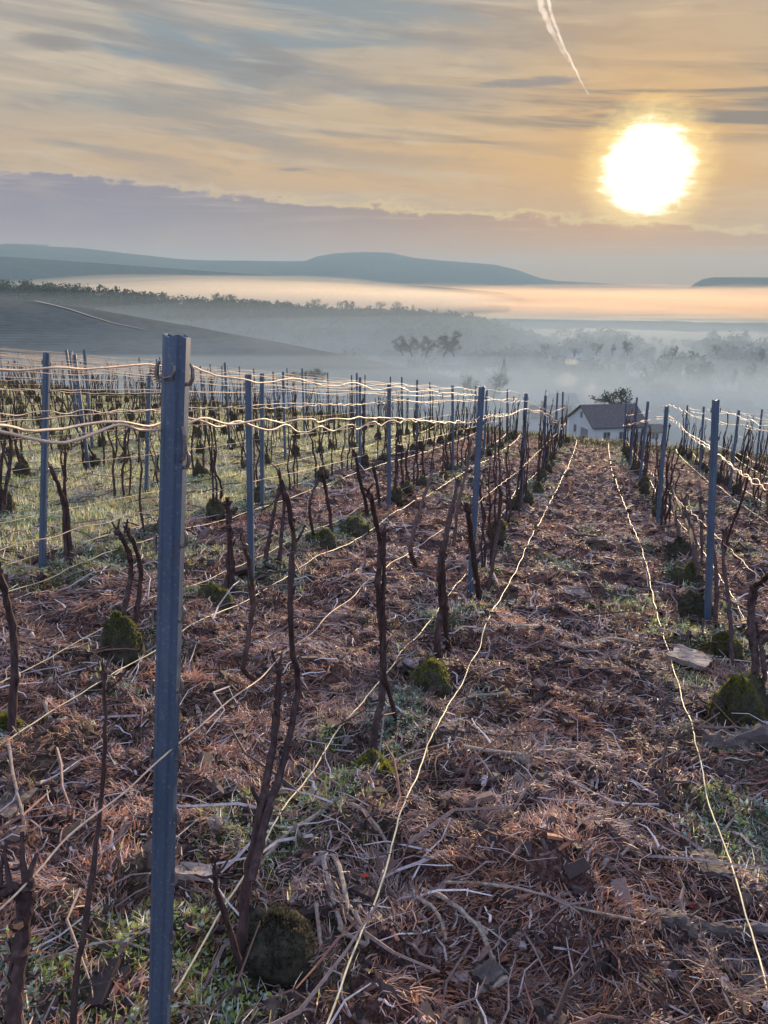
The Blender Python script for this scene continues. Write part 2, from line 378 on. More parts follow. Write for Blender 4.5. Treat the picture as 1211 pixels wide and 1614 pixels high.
def bulk(name, V, F, mat, tint=None, zone=None, smooth=False):
    """large mesh straight from numpy arrays; F (n,k) of equal-size faces"""
    me = bpy.data.meshes.new(name); n, k = F.shape
    me.vertices.add(len(V)); me.vertices.foreach_set('co', V.astype(np.float32).ravel())
    me.loops.add(n * k); me.loops.foreach_set('vertex_index', F.astype(np.int32).ravel())
    me.polygons.add(n); me.polygons.foreach_set('loop_start', np.arange(0, n * k, k, dtype=np.int32))
    try: me.polygons.foreach_set('loop_total', np.full(n, k, dtype=np.int32))
    except Exception: pass
    for nm, d in (('tint', tint), ('zone', zone)):
        if d is not None:
            at = me.color_attributes.new(nm, 'FLOAT_COLOR', 'POINT'); at.data.foreach_set('color', np.concatenate([d, np.ones((len(d), 1))], 1).astype(np.float32).ravel())
    me.update(calc_edges=True)
    me.polygons.foreach_set('use_smooth', np.full(n, smooth))
    me.materials.append(mat)
    o = bpy.data.objects.new(name, me); COL.objects.link(o); return o
def tag(o, label=None, cat=None, group=None, kind=None):
    if label: o['label'] = label
    if cat: o['category'] = cat
    if group: o['group'] = group
    if kind: o['kind'] = kind
    return o
def empty(name, loc=(0, 0, 0), rz=0.0):
    o = bpy.data.objects.new(name, None); COL.objects.link(o); o.location = loc; o.rotation_euler = (0, 0, rz); o.empty_display_size = .1; return o
def copy_tree(o, parent=None):
    c_ = o.copy(); COL.objects.link(c_)
    if parent is not None: c_.parent = parent
    for ch in list(o.children): copy_tree(ch, c_)
    return c_
ORD = ['first', 'second', 'third', 'fourth', 'fifth', 'sixth', 'seventh', 'eighth', 'ninth', 'tenth', 'eleventh', 'twelfth', 'thirteenth', 'fourteenth', 'fifteenth', 'sixteenth',
       'seventeenth', 'eighteenth', 'nineteenth', 'twentieth', 'twenty-first', 'twenty-second', 'twenty-third', 'twenty-fourth', 'twenty-fifth', 'twenty-sixth']
TENS = {20: 'twenty', 30: 'thirty', 40: 'forty'}
def ORDN(i):
    n = i + 1
    if n <= 26: return ORD[i]
    return {30: 'thirtieth', 40: 'fortieth'}.get(n) or TENS[n // 10 * 10] + '-' + ORD[n % 10 - 1]
def row_name(side, k):
    return f"{ORD[k]} row {side} of path"

# ------------------------------------------------------------------ ground sheet (polar grid, fine in front of the viewer)
ang = np.concatenate([np.arange(-180, -50, 5), np.arange(-50, 30, .16), np.arange(30, 180.01, 5)])     # azimuth from +Y
ang = R(1) * ang
rad = [0.25]
while rad[-1] < 7000:
    rr = rad[-1]; rad.append(rr * (1.0065 if rr < 3 else 1.008 if rr < 30 else 1.035))
rad = np.array([0.02] + rad)
A_, R_ = np.meshgrid(ang, rad)
GX = R_ * np.sin(A_); GY = R_ * np.cos(A_)
GZ = gz_(GX, GY)
nr, na = GX.shape
V = np.stack([GX, GY, GZ], -1).reshape(-1, 3)
ii, jj = np.meshgrid(np.arange(nr - 1), np.arange(na - 1), indexing='ij')
F = np.stack([ii * na + jj, (ii + 1) * na + jj, (ii + 1) * na + jj + 1, ii * na + jj + 1], -1).reshape(-1, 4)[:, ::-1]
zone = np.stack([weed_zone(GX, GY), grass_zone(GX, GY) * (1 - sstep(GY, 40, 60)), sstep(GY, 25.3, 30)], -1).reshape(-1, 3)
dk = np.exp(-((GY - 24.3) / 1.2) ** 2).reshape(-1); zone[:, 1] = np.maximum(zone[:, 1], dk)
zone[:, 2] *= (1 - dk)
tag(bulk('ground', V, F, M_ground, zone=zone, smooth=True), kind='structure')

# ------------------------------------------------------------------ far terrain
def ridge(name, pts, wf, wb, zf, zb, mat, n=260, m=26, rough=0.0, rs=40.0):
    pts = np.array(pts, float); t = np.linspace(0, 1, n); k = np.linspace(0, 1, len(pts))
    P = np.stack([np.interp(t, k, pts[:, i]) for i in range(3)], -1)
    # smooth interpolation of the crest
    P3 = np.array([at_dist(*p) for p in P])
    ker = np.hanning(13); ker /= ker.sum()
    zpad = np.pad(P3[:, 2], 6, mode='edge'); P3[:, 2] = np.convolve(zpad, ker, 'valid')
    az_ = np.arctan2(P3[:, 0], P3[:, 1]); D = np.hypot(P3[:, 0], P3[:, 1])
    s = np.concatenate([np.linspace(-1, 0, m), np.linspace(0, 1, m // 2)[1:]])
    rows = []
    for q in s:
        w = wf if q < 0 else wb; zt = zf if q < 0 else zb
        rr = D + q * w; u = abs(q); f = .5 - .5 * math.cos(math.pi * u) if q > 0 else u * u * (3 - 2 * u) * .55 + u * .45
        x = rr * np.sin(az_); y = rr * np.cos(az_)
        z = P3[:, 2] * (1 - f) + zt * f + rough * (fbm(x / rs, y / rs, 7, 3) - .5) * min(1, 3 * u + .25)
        rows.append(np.stack([x, y, z], -1))
    V = np.array(rows).reshape(-1, 3); a, b = len(s), n
    ii, jj = np.meshgrid(np.arange(a - 1), np.arange(b - 1), indexing='ij')
    F = np.stack([ii * b + jj, ii * b + jj + 1, (ii + 1) * b + jj + 1, (ii + 1) * b + jj], -1).reshape(-1, 4)
    return tag(bulk(name, V, F, mat, smooth=True), kind='structure'), np.array(rows)
spur, SP = ridge('vine_hillside', [(-420, 425, 460), (-200, 446, 440), (0, 468, 420), (130, 484, 400), (300, 514, 370), (400, 535, 345), (500, 556, 320), (606, 579, 300), (700, 601, 290), (800, 640, 280), (900, 690, 275)], 230, 260, -45, -75, M_spur, rough=2.5, rs=45)
_, WR = ridge('wooded_ridge', [(-420, 440, 950), (-100, 450, 940), (0, 456, 930), (150, 463, 930), (300, 482, 900), (400, 488, 880), (500, 496, 860), (620, 500, 850), (700, 506, 850), (780, 520, 860), (900, 560, 880)], 260, 300, -66, -66, M_wood, rough=7, rs=60)
ridge('low_field_hill', [(-500, 392, 2500), (0, 404, 2600), (150, 414, 2600), (300, 425, 2700), (450, 436, 2700), (560, 443, 2700), (700, 453, 2800), (790, 461, 2800), (830, 470, 2800)], 650, 500, -62, -62, M_hill, rough=4, rs=150)
ridge('far_hill', [(-600, 388, 4300), (-100, 385, 4300), (0, 385, 4300), (130, 391, 4300), (200, 399, 4350), (300, 410, 4500), (480, 412, 4700), (500, 404, 4700), (530, 399, 4700), (570, 397, 4700), (615, 398, 4700), (650, 406, 4700), (690, 410, 4700), (780, 417, 4800), (815, 425, 4850), (850, 438, 4900), (880, 443, 5000), (1000, 449, 5200), (1090, 452, 5200)], 1200, 800, -62, -62, M_hill, rough=8, rs=300)
ridge('right_hill', [(1080, 458, 3900), (1095, 447, 3900), (1108, 440, 3900), (1125, 437, 3900), (1180, 437, 3900), (1260, 438, 3900), (1500, 430, 3900), (1800, 430, 3900)], 500, 600, -62, -62, M_wood, rough=6, rs=120)
ridge('plain_rise', [(600, 520, 1250), (700, 508, 1250), (800, 505, 1260), (900, 509, 1260), (1020, 511, 1250), (1211, 516, 1250), (1500, 525, 1250)], 200, 250, -63, -63, M_hill, rough=1.5, rs=60)
# pale track over the hillside
tp = []
for px, py in ((55, 477), (85, 484), (110, 491), (140, 500), (180, 513), (230, 524)):
    i = int(np.argmin([abs(project(SP[a][b])[0] - px) + abs(project(SP[a][b])[1] - py) for a in range(26) for b in range(SP.shape[1])]))
    tp.append(SP[i // SP.shape[1]][i % SP.shape[1]])
mb = MB(); tp = np.array(tp); vv = []
for i, q in enumerate(tp):
    w = 1.5 - .22 * i; vv += [q + (0, -w, .45), q + (0, w, .45)]
mb.add(vv, [(2 * i, 2 * i + 2, 2 * i + 3, 2 * i + 1) for i in range(len(tp) - 1)])
tag(mb.build('hill_track', M_track), kind='structure')

# ------------------------------------------------------------------ posts
def post_body_mb(H, wdt=.041, dep=.022, notch=True):
    """rolled steel vine post: omega profile, front web with two returned flanges"""
    w, d, th, lip = wdt / 2, dep, .0028, .012
    prof = [(-w, d), (-w, 0), (-w + .006, -.004), (-.010, -.004), (-.007, -.009), (.007, -.009), (.010, -.004), (w - .006, -.004), (w, 0), (w, d), (w - lip, d), (w - lip, d - th), (w - th, d - th), (w - th, th), (.006, 0), (-.006, 0),
            (-w + th, th), (-w + th, d - th), (-w + lip, d - th), (-w + lip, d)]
    n = len(prof); mb = MB(); zs = np.linspace(-.25, H, 14)
    lip = .007
    V = [(x, y, z + (.003 * math.sin(x * 190) if z == H else 0)) for z in zs for x, y in prof]
    F = [(i * n + j, i * n + (j + 1) % n, (i + 1) * n + (j + 1) % n, (i + 1) * n + j) for i in range(len(zs) - 1) for j in range(n)]
    mb.add(V, F)
    # cap strips close the top and bottom of the thin wall
    k = (len(zs) - 1) * n
    for a, b, c_, d_ in ((0, 1, 16, 17), (9, 8, 13, 12), (1, 2, 15, 16), (7, 8, 13, 14), (2, 3, 4, 15), (4, 5, 14, 15), (5, 6, 7, 14)):
        mb.f.append((k + a, k + b, k + c_, k + d_))
    return mb
def hook_mb(side, z, big=1.0, wdt=.041):
    """pressed lug standing off the edge of the post that the wires drop into"""
    mb = MB(); x0 = side * (wdt / 2); s = big
    pts = [(x0 - side * .001, .006, z - .016 * s), (x0 + side * .007 * s, .006, z - .015 * s), (x0 + side * .011 * s, .006, z - .005 * s), (x0 + side * .010 * s, .006, z + .010 * s), (x0 + side * .006 * s, .006, z + .018 * s)]
    mb.tube(pts, [.0035, .004, .004, .0035, .0022], 5); return mb
POSTS = []
proto_far = None
def make_post(base, H, tilt, detail, label, rz=0.0, group=None):
    global proto_far
    root = empty('vine_post', tuple(base))
    root.rotation_euler = (tilt[1], tilt[0], rz)
    if detail == 2:
        b = post_body_mb(H).build('post_body', M_post, root)
        for i, z in enumerate(np.arange(H - .065, .1, -.145)):
            for sd in (-1, 1):
                if i == 0: hk = hook_mb(sd, z + .003, 1.05)
                else: hk = hook_mb(sd, z - (.012 if sd < 0 else 0), .85)
                hk.build('hook', M_hook, root)
        cl = MB(); cl.box((-.008, -.010, H - .068), (.022, .007, .008)); cl.tube([(-.018, -.012, H - .066), (-.010, -.015, H - .07), (.002, -.014, H - .067), (.006, -.012, H - .056), (.005, -.010, H - .048)], .0025, 5); cl.build('front_lug', M_hook, root)
        wc = MB(); wc.tube([(.018, -.004, H - .21), (.025, -.008, H - .205), (.028, -.010, H - .185), (.026, -.010, H - .165), (.021, -.006, H - .15)], .0032, 6); wc.build('wire_clip', M_hook, root)
    else:
        if proto_far is None:
            b = post_body_mb(1.5, .040).build('post_body', M_post, root)
            for z in np.arange(1.44, .1, -.17):
                for sd in (-1, 1): hook_mb(sd, z, .8, .040).build('hook', M_hook, root)
            proto_far = root
        else:
            for ch in list(proto_far.children):
                if detail == 0 and ch.name.startswith('hook'): continue
                c_ = ch.copy(); COL.objects.link(c_); c_.parent = root
        for ch in root.children: ch.scale = (1, 1, H / 1.5)
    tag(root, label, 'post', group); return root
def post_px(bpx, tpx, detail, label, X=None):
    b = on_ground(*bpx)
    d = ray(*tpx); Ht = (b[1] + .06); tpt = d * (Ht / d[1])
    v = tpt - b; H = float(np.linalg.norm(v))
    r_ = make_post(b + np.array([0, 0, -.0]), H, (math.atan2(v[0], v[2]), -math.atan2(v[1], v[2])), detail, label, rz=R(YAW) * .6, group='steel posts of the vine rows')
    POSTS.append((b[0], b[1], tpt[2] - b[2])); return r_
post_px((247, 1669), (274, 531), 2, 'thick blue-grey steel post in the foreground, running out of the bottom of the photo')
hand = {
 'L0': [((740, 955), (762, 610)), ((820, 815), (831, 620))],
 'R0': [((1115, 1000), (1131, 630)), ((1036, 838), (1053, 640))],
 'L1': [((396, 940), (393, 591)), ((613, 815), (615, 606))],
 'L2': [((65, 915), (70, 557)), ((413, 812), (414, 589))],
 'L3': [((230, 782), (235, 590))],
}
extra = {('L0', 0): 'blue-grey steel post rising behind the moss cushion, close to the left path wire',
         ('R0', 0): 'blue-grey steel post nearest the viewer on the right of the path, above two mossy stumps',
         ('L1', 0): 'slim blue post standing just right of the thick foreground post, nearest in its row',
         ('L2', 0): 'slim blue post nearest the left edge of the photo, its foot in frosted weeds',
         ('L3', 0): 'grey post topped by a ball of dried tendrils, left of the thick post'}
for key, lst in hand.items():
    side, k = ('left', int(key[1])) if key[0] == 'L' else ('right', int(key[1]))
    for i, (b, t) in enumerate(lst):
        lab = extra.get((key, i)) or f'steel post, number {i + 1 + (k == 0 and side == "left")} from the viewer in {row_name(side, k)}'
        post_px(b, t, 1, lab.replace('number 2', 'second').replace('number 3', 'third'))
def in_view(X, Y, zoff=0.0, mx=60):
    x, y, d = project((X, Y, float(base_z(X, Y)) + zoff)); return d > .3 and -mx < x < 1211 + mx and y < 1614 + 250
def all_rows():
    for side, L in (('left', LEFT), ('right', RIGHT)):
        for k, X in enumerate(L): yield side, k, X
for side, k, X in all_rows():
    have = [p for p in POSTS if abs(p[0] - X) < .3]; last = max([p[1] for p in have], default=None)
    cnt = len(have)
    y0 = (last + 3.95) if last else (1.3 + ((k * 1.7) % 3.6))
    for Y in np.arange(y0, row_end(side, k) + .3, 3.95 if last else 3.7):
        Yj = Y + random.uniform(-.15, .15)
        if not in_view(X, Yj, 1.0, 20): continue
        H = 1.5 + random.uniform(-.08, .06)
        cnt += 1
        p = (X + random.uniform(-.03, .03), Yj); p = (p[0], p[1], float(base_z(*p)))
        make_post(p, H, (random.uniform(-.035, .035), -.05 + random.uniform(-.03, .03)), 1 if Yj < 9 else 0, f'thin steel post, {ORD[cnt - 1]} from the viewer in {row_name(side, k)}', R(YAW) + random.uniform(-.3, .3), 'steel posts of the vine rows')
        POSTS.append((p[0], p[1], H))

# ------------------------------------------------------------------ wires
def wob_(Y, seed): return np.sin(Y * 15 + seed) * (.5 + .5 * np.sin(Y * 2.3 + seed))
def wire_pts(X, Y0, Y1, hf, amp, wl, seed, side=0.0, ground=False, sag=.03, pitch=3.95, y_ref=1.1, wander=.0):
    rs = np.random.default_rng(seed); Y = [Y0]
    while Y[-1] < Y1: Y.append(Y[-1] + (.022 if Y[-1] < 4 else .035 if Y[-1] < 9 else .07 if Y[-1] < 15 else .16))
    Y = np.array(Y); n = len(Y)
    ph = rs.uniform(0, 6, 4)
    wv = np.sin(2 * np.pi * Y / wl + ph[0] + .8 * np.sin(Y * 2.1 + ph[1])) * (.6 + .5 * np.sin(Y * 1.3 + ph[2]))
    wv2 = np.cos(2 * np.pi * Y / (wl * 1.17) + ph[3]) * .8
    fine = (fbm(Y * 18, Y * 0 + seed, seed, 2) - .5)
    x = X + side + amp * wv2 + amp * fine + wander * (fbm(Y * .55, Y * 0, seed, 3) - .5)
    if ground: z = np.asarray(base_z(x, Y)) + hf(Y) + amp * wv * .7
    else: z = np.asarray(base_z(X + Y * 0, Y)) + hf(Y) + amp * wv + amp * .7 * fine - sag * np.sin(np.pi * (((Y - y_ref) / pitch) % 1.0))
    return np.stack([x, Y, z], -1)
def wire(X, Y0, Y1, hf, amp, wl, seed, label, group, side=0.0, ground=False, r=.0030, sag=.03, mat=None, y_ref=1.1, wander=0.0, plan=None):
    P = wire_pts(X, Y0, Y1, hf, amp, wl, seed, side, ground, sag, 3.95, y_ref, wander)
    if plan is not None: P[:, 0] += plan(P[:, 1]) - X - wander * .5 * (fbm(P[:, 1] * .55, P[:, 1] * 0, seed, 3) - .5); P[:, 2] = base_z(P[:, 0], P[:, 1]) + (P[:, 2] - base_z(P[:, 0] - plan(P[:, 1]) + X, P[:, 1]))
    if ground:
        q = np.maximum(gz_(P[:, 0], P[:, 1]) + .045, base_z(P[:, 0], P[:, 1]) + .05)
        for _ in range(3): q = np.maximum(np.convolve(np.pad(q, 12, mode='edge'), np.ones(25) / 25, 'valid'), gz_(P[:, 0], P[:, 1]) + .03)
        q = np.convolve(np.pad(q, 6, mode='edge'), np.ones(13) / 13, 'valid'); P[:, 2] = q + amp * .6 * wob_(P[:, 1], seed)
    mb = MB(); mb.tube(P, r * (1 + .035 * np.clip(P[:, 1] - 3, 0, 14)), 5)
    return tag(mb.build('ground_wire' if ground else 'trellis_wire', mat or M_wire, smooth=True), label, 'wire', group)
interp = lambda xs, ys: (lambda Y: np.interp(Y, xs, ys))
def start_y(X, h):
    for Y in np.arange(-1.5, 24, .25):
        x, y, d = project((X, Y, float(base_z(X, Y)) + h))
        if d > .25 and -120 < x < 1330: return Y - .5
    return None
sd_ = 100
def profile(X, pts, add=0.0):
    q = sorted([(lambda g: (g[1], g[2] - float(base_z(g[0], g[1]))))(on_row(px, py, X)) for px, py in pts]); return interp([a for a, _ in q], [b + add for _, b in q])
def ground_line(pts):
    q = sorted([tuple(on_ground(px, py, .07)[[1, 0]]) for px, py in pts]); return interp([a for a, _ in q], [b for _, b in q])
PLAN = {('left', 0, 0): ground_line([(262, 1590), (355, 1440), (430, 1320), (540, 1160), (620, 1070), (735, 915), (812, 780), (860, 740)]),
        ('left', 0, 1): ground_line([(510, 1614), (590, 1430), (640, 1290), (690, 1160), (755, 1040), (780, 970), (830, 870), (880, 770), (905, 715)]),
        ('right', 0, 0): ground_line([(1208, 1614), (1165, 1430), (1110, 1270), (1090, 1180), (1060, 1060), (1040, 990), (1020, 900), (1000, 840), (985, 800), (965, 745), (960, 715)]),
        ('right', 0, 1): ground_line([(1211, 1080), (1150, 945), (1100, 860), (1040, 790)])}
for side, k, X in all_rows():
    rn = row_name(side, k)
    ys = [p[1] for p in POSTS if abs(p[0] - X) < .3]; yref = min(ys) if ys else 1.0
    if side == 'left' and k == 0:
        tops = profile(X, [(0, 585), (120, 578), (240, 572), (293, 580), (345, 596), (400, 597), (500, 603), (615, 612), (690, 618), (755, 623), (800, 634), (830, 632), (870, 650)])
        prs = profile(X, [(0, 690), (80, 690), (150, 680), (240, 672), (293, 664), (400, 667), (500, 671), (615, 668), (690, 667), (755, 663), (800, 654), (830, 646), (860, 652), (885, 672), (905, 682)])
        mids = profile(X, [(60, 1370), (230, 1215), (400, 1075), (600, 900), (690, 840), (820, 740)])
    elif side == 'right' and k == 0:
        tops = profile(X, [(1211, 672), (1180, 662), (1150, 651), (1131, 648), (1105, 652), (1080, 648), (1056, 638), (1020, 650), (990, 655)])
        prs = profile(X, [(1211, 765), (1172, 741), (1127, 710), (1080, 675), (1056, 657), (1020, 665), (985, 672), (965, 678)]); mids = profile(X, [(1211, 925), (1120, 835), (1060, 780), (1010, 728)])
    else:
        o = random.uniform(-.05, .05); tops = interp([-3, 24], [1.44 + o, 1.42 + o]); prs = interp([-3, 8, 16, 24], [1.22 + o, 1.27, 1.2 + o, 1.24]); mids = interp([-3, 24], [.76 + o * .5, .76])
    Yend = row_end(side, k) + .2
    for nm, hf, amp, wl, sg, sds in (('top', tops, .008, .55, .05, (0,)), ('catch', prs, .0085, .26, .02, (-.022, .022) if (side, k) != ('right', 0) else (-.02, -.05)), ('low', mids, .007, .33, .02, (0,))):
        y0 = start_y(X, float(hf(2)))
        if y0 is None or y0 > row_end(side, k) - 1: continue
        for q, s_ in enumerate(sds):
            sd_ += 1
            which = {'top': 'topmost thin wire', 'low': 'low fruiting wire at knee height', 'catch': ('left' if q == 0 else 'right') + ' wire of the wavy pair below the post tops'}[nm]
            near = k < 2
            wire(X, y0, Yend, (lambda Y, hf=hf, q=q: hf(Y) + .012 * q + .012 * np.sin(Y * 2.3 + q * 2)) if nm == 'catch' else hf, amp if k == 0 else amp * .7 if near else amp * .45, wl, sd_,
                 f'{which} in {rn}', 'frosted wires strung along the vine rows', s_, False, .0025 if nm == 'catch' else .0018, sg if k else .0, None, yref)
    if k <= 3:
        for q, s_ in enumerate((-.19, .19)):
            sd_ += 1
            X0 = X + s_
            if side == 'left' and k == 0: X0 = (-.87, -.505)[q]
            if side == 'right' and k == 0: X0 = (.515, 1.04)[q]
            y0 = start_y(X0, 0)
            if y0 is None or y0 > row_end(side, k) - 2: continue
            pl = PLAN.get((side, k, q))
            pos = 'left' if q == 0 else 'right'
            sp_ = {('left', 0, 1): 'pale slack wire along the left side of the mulched path',
                   ('right', 0, 0): 'pale slack wire along the right side of the mulched path'}.get((side, k, q))
            wire(X0, y0, row_end(side, k) - .4, (lambda Y: .075 + .015 * np.sin(Y * 1.1)) if k == 0 else (lambda Y: .08 + 0 * Y), .0045, .42, sd_, sp_ or f'slack wire near the ground, {pos} side of {rn}', 'slack wires lying beside the vine rows', 0, True, .0029, 0, M_gwire, 0, .035, pl)

# ------------------------------------------------------------------ vines
def knobby(pts, r0, r1, n=9, sub=5, jag=.14, wob=.004):
    """resample a polyline smoothly and give it a knobby taper"""
    pts = np.array(pts, float); k = len(pts); t = np.linspace(0, k - 1, (k - 1) * sub + 1)
    out = np.zeros((len(t), 3))
    for i, tt in enumerate(t):
        j = min(int(tt), k - 2); u = tt - j
        p0 = pts[max(j - 1, 0)]; p1 = pts[j]; p2 = pts[j + 1]; p3 = pts[min(j + 2, k - 1)]
        out[i] = .5 * ((2 * p1) + (-p0 + p2) * u + (2 * p0 - 5 * p1 + 4 * p2 - p3) * u * u + (-p0 + 3 * p1 - 3 * p2 + p3) * u ** 3)
    out += rng.normal(0, wob, out.shape)
    s = np.linspace(0, 1, len(t)); r = r0 + (r1 - r0) * s
    r = r * (1 + .16 * np.sin(s * 37 + random.uniform(0, 6)) * np.sin(s * 17 + random.uniform(0, 6)) + rng.uniform(-.08, .12, len(t)))
    return out, r
def arm_mb(pts, r0, r1, jag=.1, spurs=2):
    mb = MB(); P, r = knobby(pts, r0, r1, wob=r0 * .13); mb.tube(P, r, 8, jag=jag)
    for _ in range(10 if spurs else 0):
        i = random.randint(1, len(P) - 3); T_ = P[i + 1] - P[i]; T_ = T_ / np.linalg.norm(T_); o_ = np.cross(T_, rng.normal(0, 1, 3)); o_ /= np.linalg.norm(o_); w_ = np.cross(T_, o_) * r[i] * .3; L = random.uniform(.02, .05)
        a0 = P[i] + o_ * r[i] * .9; a1 = a0 + T_ * L * .6 + o_ * r[i] * .3; a2 = a0 + T_ * L + o_ * r[i] * random.uniform(.5, 1.1)
        mb.add([a0 - w_, a0 + w_, a1 + w_, a1 - w_, a2], [(0, 1, 2, 3), (3, 2, 4)])
    for _ in range(spurs):
        i = random.randint(len(P) // 2, len(P) - 2); d = np.array([random.uniform(-.6, .6), random.uniform(-.8, .8), random.uniform(.3, 1)]); d /= np.linalg.norm(d)
        L = random.uniform(.02, .06); mb.tube([P[i], P[i] + d * L * .6, P[i] + d * L + np.array([0, 0, .01])], [r[i] * .7, r[i] * .5, r[i] * .35], 5)
    if spurs:
        e = P[-1]; mb.tube([e - (P[-1] - P[-2]) * .8, e, e + (P[-1] - P[-2]) * .5], [r[-1] * 1.1, r[-1] * 1.7, r[-1] * .9], 6, jag=.25)
        for _ in range(2):
            d = np.array([random.uniform(-.5, .5), random.uniform(-.9, .9), random.uniform(.5, 1)]); d /= np.linalg.norm(d); L = random.uniform(.03, .08); mb.tube([e, e + d * L * .5 + rng.normal(0, .004, 3), e + d * L], [r[-1] * .7, r[-1] * .5, r[-1] * .35], 5)
    return mb
def lump(rx, ry, h, seed, res=18, rough=.36, flat=0.0):
    """an irregular old vine head: lumpy closed surface standing on z=0"""
    mb = MB(); V = []; a, b = res, res + 6
    for i in range(a + 1):
        th = math.pi * i / a
        for j in range(b):
            ph = 2 * math.pi * j / b
            d = np.array([math.sin(th) * math.cos(ph), math.sin(th) * math.sin(ph), math.cos(th)])
            nz = 1 + .12 * d[0] * math.sin(seed) + .10 * d[1] * math.cos(seed * 1.7) + rough * (2 * float(fbm(np.array([d[0] * 2.2 + d[2] * 1.3 + seed]), np.array([d[1] * 2.2 - d[2] * 1.7 + seed * .3]), seed, 3)[0]) - 1) * 1.6
            nz += .06 * (float(vnoise(np.array([d[0] * 9 + seed]), np.array([d[1] * 9 + d[2] * 9]), seed)[0]) - .5)
            V.append((d[0] * rx * nz, d[1] * ry * nz, (d[2] * .5 + .42) * h * (nz if d[2] > -.3 else 1)))
    F = [(i * b + j, i * b + (j + 1) % b, (i + 1) * b + (j + 1) % b, (i + 1) * b + j) for i in range(a) for j in range(b)]
    mb.add(V, F); return mb, np.array(V)
def moss_mb(LV, green, dens=1100, hlen=.014, minz=.35, upbias=1.0):
    """fuzz of short fibres rooted over the upper part of a stump"""
    zmax = LV[:, 2].max(); c0 = LV.mean(0)
    pn = fbm(LV[:, 0] * 16 + LV[:, 2] * 9, LV[:, 1] * 16 - LV[:, 2] * 7, 8, 2); idx = np.where((LV[:, 2] > zmax * (minz + .5 * (pn - .5))) & (pn > .30))[0]
    if len(idx) < 20: idx = np.where(LV[:, 2] > zmax * minz)[0]
    mb = MB(); vs = []; fs = []; ts = []
    for q in range(dens):
        p = LV[random.choice(idx)] + rng.normal(0, .004, 3); nrm = p - c0; nrm[2] = abs(nrm[2]) * .6 + .02 * upbias; nrm /= np.linalg.norm(nrm)
        d = nrm + rng.normal(0, .45, 3); d /= np.linalg.norm(d); L = hlen * random.uniform(.5, 1.6)
        s = np.cross(d, rng.normal(0, 1, 3)); s = s / np.linalg.norm(s) * random.uniform(.0012, .0025)
        o = len(vs); vs += [p - nrm * .004 - s, p - nrm * .004 + s, p + d * L]; fs.append((o, o + 1, o + 2))
        g = random.uniform(.6, 1.35); hue = random.random(); cg = (green[0] * g * (.7 + .6 * hue), green[1] * g, green[2] * g)
        ts += [cg] * 3
    me_ = MB(); me_.add(vs, fs); me_.t = [np.concatenate([np.array(ts), np.ones((len(ts), 1))], 1)]
    return me_
GREENS = [(.27, .30, .06), (.20, .23, .06), (.32, .32, .06), (.16, .19, .065)]
def template_vine(i):
    """old head at the foot, two or three knotted arms tied up to the low wire, a cane above"""
    rnd = random.Random(400 + i); root = empty('vine')
    if i != 4:
        rx, ry, h = rnd.uniform(.06, .09), rnd.uniform(.065, .10), rnd.uniform(.15, .24)
        L, LV = lump(rx, ry, h, 900 + i, 12); off = np.array([rnd.uniform(-.03, .05), -rnd.uniform(.05, .12), -.02])
        LV = LV + off; L.v = [L.v[0] + off]
        st = L.build('stump', M_stump, root, True)
        moss_mb(LV, GREENS[i % 4], 900, .007, .35).build('moss', M_moss, root)
    na_ = 3 if i % 3 else 4
    for a in range(na_):
        lean = rnd.uniform(-.22, .25); H = rnd.uniform(.62, .98) if a else rnd.uniform(.8, 1.05); y = (a - (na_ - 1) / 2) * rnd.uniform(.07, .16); x = rnd.uniform(-.03, .03)
        pts = [(x, y, -.04)]
        for q in range(1, 7):
            s = q / 6; pts.append((x + rnd.uniform(-.018, .018), y + lean * s * s + .03 * math.sin(s * 5 + a * 2 + i) + rnd.uniform(-.012, .012), H * s))
        arm_mb(pts, rnd.uniform(.0085, .0135), rnd.uniform(.005, .0075), .1, 3).build('arm', M_bark, root)
    if i % 2:
        y = rnd.uniform(-.1, .1); pts = [(0, y, .55), (.01, y + .05, .75), (-.01, y + .02, .95), (.01, y + .08, rnd.uniform(1.08, 1.25))]
        arm_mb(pts, .0055, .0035, .05, 2).build('cane', M_cane, root)
    return root
TPL = [template_vine(i) for i in range(10)]
used_tpl = set()
# vines traced individually near the viewer
def traced(name_label, X, stump, arms, canes=(), moss=None, sc=None, dens=1500):
    root = empty('vine'); base = None
    if stump:
        (px, py), wpx, hpx = stump
        b = on_ground(px, py); X_, Y_, d = project(b); w = 1.12 * wpx * d / FPX; h = 1.18 * hpx * d / FPX
        L, LV = lump(w / 2, w / 2 * .95, h, int(px + py), 22, .25); L.v = [LV]
        o = L.build('stump', M_stump, root, True, None); o.location = b - np.array([0, 0, .03])
        if moss:
            mo = moss_mb(LV, moss, dens * 3, .0055, .55 if dens < 2000 else .4); mo = mo.build('moss', M_moss, root); mo.location = o.location
        base = b
    for (pts, r0, r1, dx) in arms:
        P = [on_row(px, py, X + dx) for px, py in pts]
        d = project(P[0])[2]
        if base is None: base = P[0]
        P[0] = P[0] - np.array([0, 0, .05])
        # depth wobble off the row plane so the arms are not in one sheet
        P = [p * (1 + .006 * math.sin(i * 1.9 + pts[0][0])) for i, p in enumerate(P)]
        arm_mb(P,   .72 * r0 * d / FPX, .66 * r1 * d / FPX, .09, 2).build('arm', M_bark, root)
    for (pts, r0, r1, dx) in canes:
        P = [on_row(px, py, X + dx) for px, py in pts]; d = project(P[0])[2]
        arm_mb(P, .62 * r0 * d / FPX, .6 * r1 * d / FPX, .06, 2).build('cane', M_cane, root)
    base = np.array(base); root.location = base
    for ch in root.children: ch.location = Vector(ch.location) - Vector(base)
    tag(root, name_label, 'vine', 'pruned vines'); return root, base
NEAR = []
